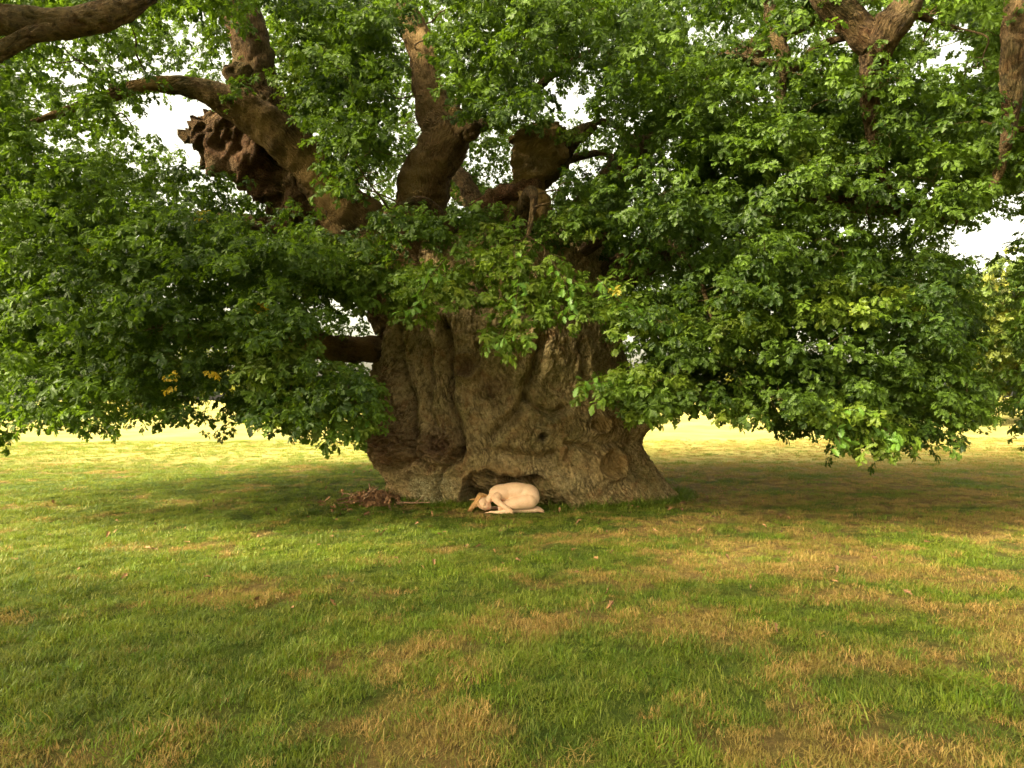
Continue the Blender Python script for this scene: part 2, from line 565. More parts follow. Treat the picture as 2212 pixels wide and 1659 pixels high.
    r2 = ridged(q2, 2).reshape(sh)
    q3 = np.stack([bx * 9, bz * 7, np.ones(sh) * 8], -1).reshape(-1, 3)
    r3 = ridged(q3, 2).reshape(sh)
    smooth_scar = 1 - 0.7 * np.clip(och, 0, 1)
    patch = sstep(-.25, .3, fbm(P * 1.7 + 70, 2).reshape(sh))
    bark = (-(0.010 + .03 * (1 - patch)) * sstep(.62, .97, r1) - (0.004 + .014 * patch) * sstep(.6, .95, r2) - 0.014 * patch * sstep(.6, .95, r3))
    fiss = np.clip(sstep(.84, .98, r1) * .8 + patch * sstep(.88, .98, r2) * .4, 0, 1)
    knob = fbm(P * 9.0, 4, .6).reshape(sh)
    knob = knob + np.clip(b1 + b2, 0, 1) * (.30 - np.abs(fbm(P * 7.0 + 5, 3, .6)).reshape(sh) * 1.4)
    bump = np.clip(b1 + b2 + b3 * .8, 0, 1)
    D += smooth_scar * (bark * (1 - bump) * (1 - .5 * inside)) + knob * (0.025 + 0.26 * bump + 0.09 * lich)
    fl = np.exp(-np.maximum(Z, 0) / .22)
    D += fl * (0.10 * np.maximum(fbm(np.stack([PH * 2.6, Z * .4, np.zeros(sh)], -1).reshape(-1, 3), 3).reshape(sh), -.2) + .02) * 1.6 * (1 - inside)
    D += (0.035 + .03 * bump) * fbm(P * 19, 3, .6).reshape(sh) + 0.05 * fbm(P * 4.5, 3).reshape(sh)
    D += 0.16 * np.exp(-((PH - 1.6) / .35) ** 2 - ((Z - 1.25) / .2) ** 2) - 0.12 * np.exp(-((PH - 1.6) / .4) ** 2 - ((Z - .75) / .22) ** 2)
    D += 0.03 * np.exp(-((PH + 1.45) / .4) ** 2 - ((Z - .85) / .3) ** 2) - 0.13 * np.exp(-((PH + 1.4) / .4) ** 2 - ((Z - .25) / .25) ** 2)
    X = X + nxn * D
    Y = Y + nyn * D
    # crumbling top of the bole
    edge = sstep(4.1, 4.7, Z)
    X, Y = X * (1 - 0.5 * edge), 11.7 + (Y - 11.7) * (1 - 0.5 * edge)
    Zo = Z + edge * 0.3 * fbm(P * 2.0 + 9, 3).reshape(sh)
    V = np.stack([X.ravel(), Y.ravel(), Zo.ravel()], -1)
    n, mth = len(zz), len(phi)
    I, J = np.meshgrid(np.arange(n - 1), np.arange(mth), indexing='ij')
    J2 = (J + 1) % mth
    F = np.stack([(I * mth + J).ravel(), (I * mth + J2).ravel(), ((I + 1) * mth + J2).ravel(), ((I + 1) * mth + J).ravel()], -1)
    # bark coordinates: around, depth, along
    BC = np.stack([bx.ravel(), np.zeros(bx.size), bz.ravel()], -1)
    t = mesh_obj("trunk", V, F, M_BARK, attrs={"bc": BC, "red": redm.ravel(), "lichen": lich.ravel(), "ochre": och.ravel(), "fissure": (fiss * (1 - bump) * smooth_scar).ravel()})
    return under_oak(t)


build_trunk()

# ------------------------------------------------------------------ limbs
SKEL = []            # skeleton points that carry the foliage


def catmull(pts, n):
    P = [np.array(p, dtype=float) for p in pts]
    P = [2 * P[0] - P[1]] + P + [2 * P[-1] - P[-2]]
    res = []
    for k in range(1, len(P) - 2):
        for t in np.linspace(0, 1, n, endpoint=False):
            a0, a1, a2, a3 = P[k - 1], P[k], P[k + 1], P[k + 2]
            res.append(0.5 * ((2 * a1) + (-a0 + a2) * t + (2 * a0 - 5 * a1 + 4 * a2 - a3) * t * t + (-a0 + 3 * a1 - 3 * a2 + a3) * t ** 3))
    res.append(P[-2])
    return np.array(res)


def tube_arrays(pts4, sides, n, rough, seed=0.0, broken=False, bark=0.02):
    C = catmull(pts4, n)
    T = np.gradient(C[:, :3], axis=0)
    T /= np.linalg.norm(T, axis=1)[:, None] + 1e-9
    ref = np.array([0.13, -1.0, 0.21])
    U = np.cross(T, ref)
    U /= np.linalg.norm(U, axis=1)[:, None] + 1e-9
    W = np.cross(T, U)
    ang = np.linspace(0, 2 * math.pi, sides, endpoint=False)
    ca, sa = np.cos(ang), np.sin(ang)
    rad = C[:, 3][:, None]
    dirs = U[:, None, :] * ca[None, :, None] + W[:, None, :] * sa[None, :, None]
    base = C[:, None, :3] + dirs * rad[:, :, None]
    s_len = np.concatenate([[0], np.cumsum(np.linalg.norm(np.diff(C[:, :3], axis=0), axis=1))])
    flat = base.reshape(-1, 3)
    d = np.zeros(len(flat))
    if rough > 0:
        rr = np.repeat(C[:, 3], sides)
        d = rr * rough * fbm(flat * 2.2 + seed, 3) * 1.9 + rr * rough * 1.1 * fbm(flat * 6 + seed, 4)
        bx = (np.tile(ang, len(C)) * rr)
        bz = np.repeat(s_len, sides)
        q = np.stack([bx * 13 + 2 * fbm(flat * 2, 2), bz * 2.6, np.full(len(flat), seed)], -1)
        d -= bark * sstep(.55, .95, ridged(q, 2))
    V = flat + dirs.reshape(-1, 3) * d[:, None]
    if broken:
        k = (len(C) - 1) * sides
        e = fbm(V[k:] * 9 + seed, 2)
        V[k:] += np.repeat(T[-1:], sides, 0) * (e[:, None] * C[-1, 3] * .9)
        k2 = (len(C) - 2) * sides
        V[k2:k] += np.repeat(T[-1:], sides, 0) * (e[:, None] * C[-1, 3] * .8)
    BC = np.stack([np.tile(np.minimum(ang, 2 * math.pi - ang), len(C)) * np.repeat(C[:, 3], sides), np.full(len(flat), seed), np.repeat(s_len, sides)], -1)
    I, J = np.meshgrid(np.arange(len(C) - 1), np.arange(sides), indexing='ij')
    J2 = (J + 1) % sides
    F = np.stack([(I * sides + J).ravel(), (I * sides + J2).ravel(), ((I + 1) * sides + J2).ravel(), ((I + 1) * sides + J).ravel()], -1)
    return V, F, BC, C


def limb(name, pts, rough=0.16, sides=36, n=16, broken=False, bark=0.030, red=0.0, ochre=0.0, label=None, carry=True, pale=0.0, seed=None, world_pts=False):
    """pts: (sketch x, sketch y, distance, sketch width) or world (x, y, z, radius)"""
    if world_pts:
        P = [np.array(p, float) for p in pts]
    else:
        P = []
        for vx, vy, Y, w in pts:
            q = at(vx, vy, Y)
            P.append(np.array([q.x, q.y, q.z, w * KV / 2 / FPX * Y]))
    sd = seed if seed is not None else random.random() * 50
    V, F, BC, C = tube_arrays(P, sides, n, rough, sd, broken, bark)
    faces = F
    o_v = V
    # close both ends with a small inset cap
    k = len(V)
    c0, c1 = V[:sides].mean(0), V[-sides:].mean(0)
    tdir = C[-1, :3] - C[-2, :3]
    tdir /= np.linalg.norm(tdir)
    c1 = c1 - tdir * (C[-1, 3] * (0.8 if broken else -0.3))
    V = np.vstack([V, c0, c1])
    BC = np.vstack([BC, BC[0], BC[-1]])
    caps = []
    last = k - sides
    for j in range(sides):
        j2 = (j + 1) % sides
        caps.append((j2, j, k, k))
        caps.append((last + j, last + j2, k + 1, k + 1))
    me = bpy.data.meshes.new(name)
    allf = [tuple(map(int, f)) for f in faces] + [(a_, b_, c_) for a_, b_, c_, _ in caps]
    zr = fbm(V * 1.3 + sd, 3)
    o = mesh_obj(name, V, allf, M_LIMB, attrs={"bc": BC, "red": np.clip(red + zr * red * 2, 0, 1), "lichen": np.clip(zr * 1.2 - .25, 0, .5) + pale * np.clip(.55 + zr, 0, 1), "ochre": np.clip(ochre + zr * ochre * 3, 0, 1)})
    under_oak(o)
    if label: o['label'] = label
    if carry:
        for p in C[::3]:
            SKEL.append(p)
    return o


# the great left limb with its arm to the left, seen above the leaves
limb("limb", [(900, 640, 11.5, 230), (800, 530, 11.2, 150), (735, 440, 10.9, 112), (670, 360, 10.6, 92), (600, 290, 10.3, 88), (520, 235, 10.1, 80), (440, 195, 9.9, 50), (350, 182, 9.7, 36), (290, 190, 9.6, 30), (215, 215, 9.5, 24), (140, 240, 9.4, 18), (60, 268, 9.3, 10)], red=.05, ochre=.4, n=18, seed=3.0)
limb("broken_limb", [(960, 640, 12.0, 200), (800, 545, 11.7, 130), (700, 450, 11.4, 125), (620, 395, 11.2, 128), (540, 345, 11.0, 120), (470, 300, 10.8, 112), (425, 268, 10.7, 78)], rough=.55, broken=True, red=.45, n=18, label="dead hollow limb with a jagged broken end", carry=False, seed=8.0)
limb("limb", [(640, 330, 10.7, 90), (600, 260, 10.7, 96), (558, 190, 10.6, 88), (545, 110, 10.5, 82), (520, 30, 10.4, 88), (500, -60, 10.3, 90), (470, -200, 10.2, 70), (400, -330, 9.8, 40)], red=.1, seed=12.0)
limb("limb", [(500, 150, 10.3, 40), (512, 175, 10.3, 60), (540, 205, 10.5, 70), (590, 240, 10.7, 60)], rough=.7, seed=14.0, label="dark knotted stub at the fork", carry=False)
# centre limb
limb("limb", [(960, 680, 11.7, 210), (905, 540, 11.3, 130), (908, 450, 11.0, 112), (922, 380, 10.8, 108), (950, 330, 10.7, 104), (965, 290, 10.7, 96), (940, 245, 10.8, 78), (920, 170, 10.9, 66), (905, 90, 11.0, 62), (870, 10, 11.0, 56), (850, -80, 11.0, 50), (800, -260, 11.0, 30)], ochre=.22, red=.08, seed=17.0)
limb("limb", [(950, 300, 10.6, 70), (990, 270, 10.5, 66), (1012, 285, 10.3, 48), (1012, 300, 10.25, 26)], rough=.45, ochre=.35, seed=19.0, carry=False, label="knobbly healed stub on the centre limb")
limb("branch", [(985, 285, 10.8, 50), (1060, 262, 10.8, 24), (1130, 215, 10.8, 20), (1190, 165, 10.7, 16), (1260, 118, 10.6, 12), (1330, 90, 10.5, 7)], sides=16, seed=21.0)
limb("branch", [(1040, 460, 12.4, 44), (1005, 395, 12.6, 38), (965, 340, 12.8, 30), (985, 230, 13.0, 20), (1040, 120, 13.2, 12)], sides=18, seed=22.0)
# gnarled right stub and its dead shelf
limb("gnarled_stub", [(1150, 640, 11.6, 200), (1140, 520, 11.3, 110), (1128, 450, 11.1, 96), (1140, 395, 11.0, 70), (1155, 350, 10.9, 92), (1165, 318, 10.9, 122), (1160, 290, 10.9, 104), (1156, 276, 10.9, 60), (1155, 270, 10.9, 20)], rough=.42, ochre=1.0, red=.05, n=20, sides=48, seed=25.0, pale=.8, label="weathered grey stub with a knobbly swollen head")
limb("gnarled_stub", [(1150, 400, 11.2, 60), (1185, 360, 11.1, 62), (1215, 315, 11.1, 56), (1255, 290, 11.0, 36), (1285, 270, 11.0, 18)], rough=.35, seed=27.0, label="short arm reaching right from the grey stub")
limb("dead_wood", [(1165, 400, 11.0, 40), (1110, 415, 10.9, 46), (1065, 430, 10.8, 50), (1035, 455, 10.7, 36)], rough=.6, broken=True, red=.7, seed=29.0, carry=False, label="rotting shelf of dark dead wood")
limb("torn_wood", [(1150, 400, 10.85, 24), (1160, 430, 10.8, 44), (1175, 452, 10.75, 40), (1190, 475, 10.75, 26)], rough=.5, ochre=.9, broken=True, seed=31.0, carry=False, label="splintered orange torn wood")
limb("branch", [(1245, 300, 11.0, 20), (1300, 262, 11.0, 14), (1370, 300, 10.9, 12), (1420, 330, 10.8, 8)], sides=12, seed=32.0)
limb("branch", [(1210, 350, 11.4, 20), (1300, 330, 11.6, 14), (1360, 360, 11.6, 10), (1440, 345, 11.6, 7)], sides=12, seed=33.0)
# low limb to the left
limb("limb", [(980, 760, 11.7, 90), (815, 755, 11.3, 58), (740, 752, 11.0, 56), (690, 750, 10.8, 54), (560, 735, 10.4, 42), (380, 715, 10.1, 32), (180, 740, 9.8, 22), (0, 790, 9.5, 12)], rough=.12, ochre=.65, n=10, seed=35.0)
limb("branch", [(720, 735, 10.95, 22), (672, 712, 10.9, 15), (640, 660, 10.8, 13), (560, 600, 10.5, 11), (440, 560, 10.2, 8)], sides=12, seed=36.0)
# near branch crossing the top left corner
limb("limb", [(-160, 52, 6.6, 60), (0, 44, 6.6, 62), (120, 52, 6.6, 62), (190, 44, 6.65, 60), (250, 22, 6.7, 58), (310, -12, 6.8, 56), (370, -70, 7.1, 60), (470, -200, 7.9, 62), (600, -330, 9.2, 60)], rough=.18, seed=38.0, carry=False)
limb("branch", [(150, 58, 6.62, 50), (80, 72, 6.55, 44), (30, 95, 6.5, 38), (-30, 130, 6.4, 34), (-120, 180, 6.2, 22)], rough=.2, seed=39.0, carry=False)
# forked limb of the top right corner
limb("limb", [(1940, -330, 8.2, 70), (1960, -120, 7.9, 70), (1968, -20, 7.8, 66), (1940, 40, 7.7, 66), (1905, 78, 7.7, 74), (1890, 130, 7.8, 60), (1880, 230, 8.1, 40), (1890, 330, 8.4, 22), (1930, 430, 8.6, 12)], rough=.2, red=.12, seed=41.0)
limb("limb", [(1640, -260, 8.2, 60), (1740, -90, 7.9, 62), (1790, 0, 7.8, 62), (1840, 48, 7.75, 66), (1890, 90, 7.7, 70)], rough=.2, red=.15, seed=42.0)
limb("branch", [(1650, -120, 8.6, 28), (1662, 0, 8.5, 28), (1668, 60, 8.5, 30), (1695, 125, 8.5, 30), (1690, 180, 8.6, 24), (1680, 260, 8.7, 14)], sides=20, rough=.2, seed=43.0)
limb("branch", [(1700, 150, 8.55, 18), (1660, 138, 8.6, 20), (1610, 128, 8.7, 15), (1570, 112, 8.8, 9)], sides=12, seed=44.0)
limb("branch", [(1690, 165, 8.55, 18), (1735, 135, 8.6, 20), (1765, 100, 8.6, 18), (1830, 80, 8.4, 14)], sides=12, seed=45.0)
limb("branch", [(1960, 20, 7.8, 30), (2020, 48, 7.9, 12), (2075, 62, 8.0, 8)], sides=10, seed=46.0)
limb("limb", [(2230, -200, 7.6, 60), (2200, 0, 7.6, 52), (2188, 110, 7.6, 48), (2186, 220, 7.7, 40), (2170, 330, 7.9, 24), (2140, 420, 8.0, 12)], rough=.2, seed=47.0, carry=False)
limb("branch", [(2250, 275, 7.7, 18), (2190, 278, 7.9, 14), (2120, 262, 8.1, 9)], sides=10, seed=48.0, carry=False)
# near bough extended unseen over the camera's left, added to hold the shading foliage
limb("limb", [(-5.75, 6.6, 5.45, .22), (-7.6, 5.0, 5.9, .19), (-8.9, 2.0, 6.2, .15), (-9.8, -1.5, 6.0, .10), (-10.4, -4.5, 5.6, .05)], world_pts=True, seed=49.0, carry=False)
# main limbs mostly buried in leaves
limb("limb", [(1.3, 11.3, 3.3, .36), (2.6, 11.0, 4.2, .27), (4.2, 10.5, 4.7, .2), (5.6, 10.2, 4.5, .12), (6.5, 9.9, 4.2, .04)], world_pts=True, seed=50.0)
limb("limb", [(1.4, 11.7, 2.9, .3), (3.0, 11.5, 3.3, .2), (4.8, 11.1, 3.2, .14), (6.6, 10.8, 2.7, .06)], world_pts=True, seed=51.0)
limb("limb", [(0.9, 11.8, 4.2, .4), (2.2, 11.6, 5.9, .26), (3.8, 11.0, 7.2, .2), (5.6, 9.9, 8.0, .16), (6.6, 8.6, 8.1, .1)], world_pts=True, seed=52.0)
limb("limb", [(0.2, 12.6, 4.0, .4), (-0.6, 14.2, 5.6, .26), (-1.8, 16.0, 6.8, .14), (-2.5, 17.6, 7.2, .05)], world_pts=True, seed=53.0)
limb("limb", [(0.8, 12.5, 4.0, .38), (2.2, 14.0, 5.2, .24), (4.0, 15.6, 6.4, .13), (5.5, 16.6, 6.8, .05)], world_pts=True, seed=54.0)
limb("limb", [(-1.3, 11.8, 3.6, .33), (-3.0, 11.9, 4.3, .24), (-5.0, 11.4, 4.6, .16), (-7.4, 10.8, 4.2, .06)], world_pts=True, seed=55.0)
limb("branch", [(0.1, 10.7, 4.2, .16), (0.25, 9.9, 4.6, .10), (0.3, 9.2, 4.3, .06), (0.2, 8.7, 3.7, .025)], world_pts=True, sides=16, seed=56.0)
limb("branch", [(-0.9, 10.8, 4.2, .14), (-1.3, 9.9, 4.5, .08), (-1.7, 9.1, 4.1, .03)], world_pts=True, sides=16, seed=57.0)
limb("branch", [(1.1, 10.9, 4.0, .14), (1.8, 9.9, 4.2, .08), (2.4, 9.1, 3.4, .04), (2.6, 8.8, 2.6, .02)], world_pts=True, sides=16, seed=58.0)
SK = np.array(SKEL)

# ------------------------------------------------------------------ leaves
def leaf_shape(length=0.11, fold=0.18, droop=0.25, seed=0):
    """lobed oak leaf along +X, facing +Z; returns verts, faces"""
    r = random.Random(seed)
    # half outline: station along the leaf, half width
    st = [(0.00, 0.02), (0.10, 0.05), (0.20, 0.16), (0.29, 0.10), (0.40, 0.25), (0.49, 0.14), (0.62, 0.31), (0.71, 0.18), (0.82, 0.25), (0.92, 0.15), (1.0, 0.05)]
    V, F = [], []
    for side in (1, -1):
        base = len(V)
        for s, w in st:
            w2 = w * (1 + r.uniform(-.15, .15))
            V.append((s * length, side * w2 * length, fold * w2 * length - droop * s * s * length))
        for s, _ in st:
            V.append((s * length, 0, -droop * s * s * length))
        n = len(st)
        for k in range(n - 1):
            if side == 1: F.append((base + n + k, base + n + k + 1, base + k + 1, base + k))
            else: F.append((base + n + k + 1, base + n + k, base + k, base + k + 1))
    return V, F


def simple_leaf(length, fold, droop, seed):
    r = random.Random(seed)
    st = [(0.0, 0.02), (0.20, 0.17), (0.29, 0.07), (0.44, 0.29), (0.54, 0.11), (0.74, 0.34), (0.84, 0.17), (1.0, 0.07)]
    V, F = [], []
    for s, w in st:
        V.append((s * length, 0, -droop * s * s * length))
    n = len(st)
    for side in (1, -1):
        base = len(V)
        for s, w in st:
            w2 = w * (1 + r.uniform(-.2, .2))
            V.append((s * length, side * w2 * length, fold * w2 * length - droop * s * s * length))
        for k in range(n - 1):
            f = (k, k + 1, base + k + 1, base + k)
            F.append(f if side == 1 else f[::-1])
    return V, F


LIB = bpy.data.collections.new("leaf_library")


def make_sprig(i, mat, cl, n_leaves=16, L=0.088, span=0.16):
    r = random.Random(100 + i)
    V, F, lv = [], [], []
    # thin twig
    for k in range(n_leaves):
        t = (k + 0.4) / n_leaves
        end = t > 0.55
        px = span * min(t * 1.3, 1)
        yaw = r.uniform(-1, 1) * (2.2 if not end else 1.2) if k != n_leaves - 1 else 0
        pitch = r.uniform(-0.75, 0.35)
        roll = r.uniform(-.6, .6)
        ll = L * r.uniform(.7, 1.15)
        v, f = simple_leaf(ll, r.uniform(.1, .5), r.uniform(.05, .5), 1000 + i * 31 + k)
        Mx = Matrix.Translation((px, r.uniform(-.012, .012), r.uniform(-.015, .015))) @ Euler((roll, -pitch, yaw)).to_matrix().to_4x4()
        b0 = len(V)
        V += [tuple(Mx @ (Vector(q) + Vector((0.012, 0, 0)))) for q in v]
        F += [tuple(b0 + a_ for a_ in q) for q in f]
        lv += [r.random()] * len(v)
    me = bpy.data.meshes.new("leaf_sprig")
    me.from_pydata(V, [], F)
    a_ = me.attributes.new("lv", 'FLOAT', 'POINT')
    a_.data.foreach_set("value", lv)
    me.materials.append(mat)
    o = bpy.data.objects.new("leaf_sprig_%02d" % i, me)
    cl.objects.link(o)


for i in range(7):
    make_sprig(i, M_LEAF, LIB)
LIB_FAR = bpy.data.collections.new("far_leaf_library")
for i in range(4):
    make_sprig(20 + i, M_FARLEAF, LIB_FAR, 16, 0.16, 0.34)


def instancer(name, pts, rot, scl, tint, warm, lib, nvar, parent=None):
    n = len(pts)
    me = bpy.data.meshes.new(name)
    me.vertices.add(n)
    me.vertices.foreach_set("co", np.asarray(pts, dtype=np.float32).ravel())
    for an, arr, ty in (("rot", rot, 'FLOAT_VECTOR'), ("scl", scl, 'FLOAT'), ("tint", tint, 'FLOAT'), ("warm", warm, 'FLOAT')):
        a_ = me.attributes.new(an, ty, 'POINT')
        a_.data.foreach_set("vector" if ty == 'FLOAT_VECTOR' else "value", np.asarray(arr, dtype=np.float32).ravel())
    a_ = me.attributes.new("idx", 'INT', 'POINT')
    a_.data.foreach_set("value", rng.integers(0, nvar, n).astype(np.int32))
    me.update()
    o = bpy.data.objects.new(name, me)
    col.objects.link(o)
    if parent: o.parent = parent
    ng = bpy.data.node_groups.new(name + "_nodes", 'GeometryNodeTree')
    ng.interface.new_socket("Geometry", in_out='INPUT', socket_type='NodeSocketGeometry')
    ng.interface.new_socket("Geometry", in_out='OUTPUT', socket_type='NodeSocketGeometry')
    gi = ng.nodes.new("NodeGroupInput")
    go = ng.nodes.new("NodeGroupOutput")
    ci = ng.nodes.new("GeometryNodeCollectionInfo")
    ci.inputs["Collection"].default_value = lib
    ci.inputs["Separate Children"].default_value = True
    ci.inputs["Reset Children"].default_value = True
    ip = ng.nodes.new("GeometryNodeInstanceOnPoints")
    ip.inputs["Pick Instance"].default_value = True

    def na_(nm, ty):
        q = ng.nodes.new("GeometryNodeInputNamedAttribute")
        q.data_type = ty
        q.inputs["Name"].default_value = nm
        return [s for s in q.outputs if s.enabled][0]
    e2r = ng.nodes.new("FunctionNodeEulerToRotation")
    ng.links.new(na_("rot", 'FLOAT_VECTOR'), e2r.inputs[0])
    ng.links.new(gi.outputs[0], ip.inputs["Points"])
    ng.links.new(ci.outputs[0], ip.inputs["Instance"])
    ng.links.new(na_("idx", 'INT'), ip.inputs["Instance Index"])
    ng.links.new(e2r.outputs[0], ip.inputs["Rotation"])
    ng.links.new(na_("scl", 'FLOAT'), ip.inputs["Scale"])
    ng.links.new(ip.outputs[0], go.inputs[0])
    md = o.modifiers.new("instances", 'NODES')
    md.node_group = ng
    return o


# how thickly the crown is leafed in each direction (50-unit cells of the sketch)
ZONES = [
    "22222211112L333333LL33333333311122223LLL3333",
    "22221111112LL3333LL3333333333111222LLLLL1033",
    "11111111122LL3333LL3333323333332222222230033",
    "1111222LLL2LL3333LL3332211233322333333331233",
    "1111220001LLL3333LLL333201222333333333332233",
    "2211110001LLL3333LLLLLLLLL222333333333333333",
    "2221111101LLLL333LLLL1LLL1223333333333333333",
    "33333111211LLL32LLLLLLLL22233333333333333332",
    "333333222121LLL2LLLLLLLL23333333333332223310",
    "33333333332222LL3333333333333333333331122100",
    "33333333333333333333333333333333333331111000",
    "33333333333333333333333333333333333333312100",
    "3333333333333333TTTTTTTTTT333333333333333200",
    "33333333333333222TTTTTTTTTT33333333333333300",
    "3333333333333LLLTTTTTTTTTTT03333333333333300",
    "23333333333333LLTTTTTTTTTTT13333333333333300",
    "2223333332333333TTTTTTTTTT333333333333333320",
    "22332213103333330TTTTTTTTTT22121333333333320",
    "0010100001001222 TTTTTTTTTTT0000011323222100",
    "00000000000000000TTTTTTTTTTT0000000011001000",
]
ZG = [list(r_.ljust(44, '0')[:44]) for r_ in ZONES]


def zone(vx, vy):
    c_, r_ = int(vx // 50), int(vy // 50)
    if r_ < 0 or c_ < 0 or c_ > 43: return '3'
    if r_ >= 20: return '0'
    z = ZG[r_][c_]
    return 'T' if z == ' ' else z


def zones(vx, vy, jit=14):
    vx = vx + rng.normal(0, jit, len(vx))
    vy = vy + rng.normal(0, jit, len(vy))
    return np.array([zone(a_, b_) for a_, b_ in zip(vx, vy)])


sprays = []           # (centre xyz, radius, count, tint)


def canopy_ok(p):
    r = math.hypot(p.x, p.y - 11.7)
    if r > 9.4 or p.y > 17.2: return False
    if r < 2.7 and p.z < 4.0: return False
    return True


cand = []
for r_ in range(-1, 19):
    for c_ in range(-2, 46):
        z = zone(c_ * 50 + 25, r_ * 50 + 25)
        if z in '0T': continue
        nsp = {'1': 1.7, '2': 1.8, '3': 4.6, 'L': 2.4}[z]
        n_ = int(nsp) + (random.random() < nsp - int(nsp))
        for k in range(n_):
            for tries in range(12):
                if z == 'L': Y = random.uniform(12.8, 17)
                elif z == '1': Y = random.uniform(10.5, 17.0)
                else:
                    Y = random.choice([random.uniform(7.4, 10.5), random.uniform(8.0, 12.0), random.uniform(10, 16.5)])
                p = at(c_ * 50 + random.uniform(0, 50), r_ * 50 + random.uniform(0, 50), Y)
                if 15 <= c_ <= 27 and 8 <= r_ <= 12 and Y < 8.9: continue
                if canopy_ok(p) and p.z > 1.1: break
            else:
                continue
            cand.append((p, z))
ca = np.array([tuple(q[0]) for q in cand])
nz1 = fbm(ca * np.array([.85, .85, 1.3]), 2)
nz2 = fbm(ca * np.array([.6, .6, .9]) + 30, 2)
for (p, z), a1, a2 in zip(cand, nz1, nz2):
    if z in '23' and a1 < -.16 and random.random() < .55: continue
    dens = 1.0 + 1.1 * float(a1)
    sprays.append((p, random.uniform(.26, .5), int(random.randint(13, 21) * max(.6, min(1.5, dens))), random.gauss(.26, .16) + float(a2) * 1.5 - .10 * sstep(5.0, 7.5, p.z)))
# the crown above and around the frame
for k in range(420):
    a_ = random.uniform(0, 2 * math.pi)
    rr = 9.0 * math.sqrt(random.random())
    p = Vector((rr * math.cos(a_), 11.7 + rr * math.sin(a_), random.uniform(8.6, 12.5 - 3.2 * (rr / 9) ** 2)))
    vx, vy = project(p.x, p.y, p.z)
    if p.y < 3.5 or (p.y > 1 and vy > -60 and -80 < vx < 2290): continue
    if p.y < 9 and abs(p.x - .3) < 3.2: continue
    sprays.append((p, .55, 18, .4))
# rear and side skirts that the camera sees edge-on
for k in range(200):
    a_ = random.uniform(-0.3, math.pi + 0.3)
    rr = random.uniform(6.0, 9.0)
    p = Vector((rr * math.cos(a_), 11.7 + rr * .62 * math.sin(a_), random.uniform(2.6, 6)))
    sprays.append((p, .5, 16, .4))


for k in range(1250):  # unseen foliage added over and beside the camera to shade foreground and near limbs
    if k % 4: p = Vector((random.uniform(-13.5, -4.0), random.uniform(-6.0, 1.0), random.uniform(4.4, 7.4)))
    else: p = Vector((random.choice((-1, 1)) * random.uniform(3.0, 9.5), random.uniform(-1, 6.5), random.uniform(4.6, 8.0)))
    vx, vy = project(p.x, p.y, p.z)
    if p.y > 1 and vy > -90 and -120 < vx < 2330: continue
    sprays.append((p, .54, 20, .4))


def grow(sprays, flt=True):
    P, Rt, S, T = [], [], [], []
    for (c0, rad, n, tint) in sprays:
        ax = math.atan2(c0.y - 11.7, c0.x)
        r = rad * np.sqrt(rng.random(n))
        th = rng.uniform(0, 2 * math.pi, n)
        dx, dy = r * np.cos(th), r * np.sin(th)
        dz = rng.normal(0, 0.07, n) - 0.55 * (r ** 2) / rad + 0.10
        P.append(np.stack([c0.x + dx, c0.y + dy, c0.z + dz], -1))
        yaw = np.arctan2(dy + 0.5 * rad * math.sin(ax), dx + 0.5 * rad * math.cos(ax)) + rng.normal(0, .5, n)
        pitch = rng.uniform(0.0, 0.8, n) * (0.4 + r / rad)
        Rt.append(np.stack([rng.normal(0, .45, n), pitch, yaw], -1))
        S.append(rng.uniform(.55, 1.15, n))
        T.append(np.clip(tint + rng.normal(0, .22, n), 0, 1))
    P, Rt, S, T = np.concatenate(P), np.concatenate(Rt), np.concatenate(S), np.concatenate(T)
    if flt:
        vx, vy = project(P[:, 0], P[:, 1], P[:, 2])
        z = zones(vx, vy)
        inside = (vy > -40) & (vx > -40) & (vx < 2252) & (P[:, 1] > 1)
        rnd = rng.random(len(P))
        kill = (z == '0') & (rnd > .03) | (z == '1') & (rnd > .72) | (z == 'L') & (P[:, 1] < 12.6) & (rnd > .012) | (z == 'T') & (P[:, 1] < 13.5)
        keep = ~(kill & inside)
        keep &= (P[:, 2] > 0.75)
        P, Rt, S, T = P[keep], Rt[keep], S[keep], T[keep]
    return P, Rt, S, T


P, Rt, S, T = grow(sprays)
W = np.zeros(len(P))
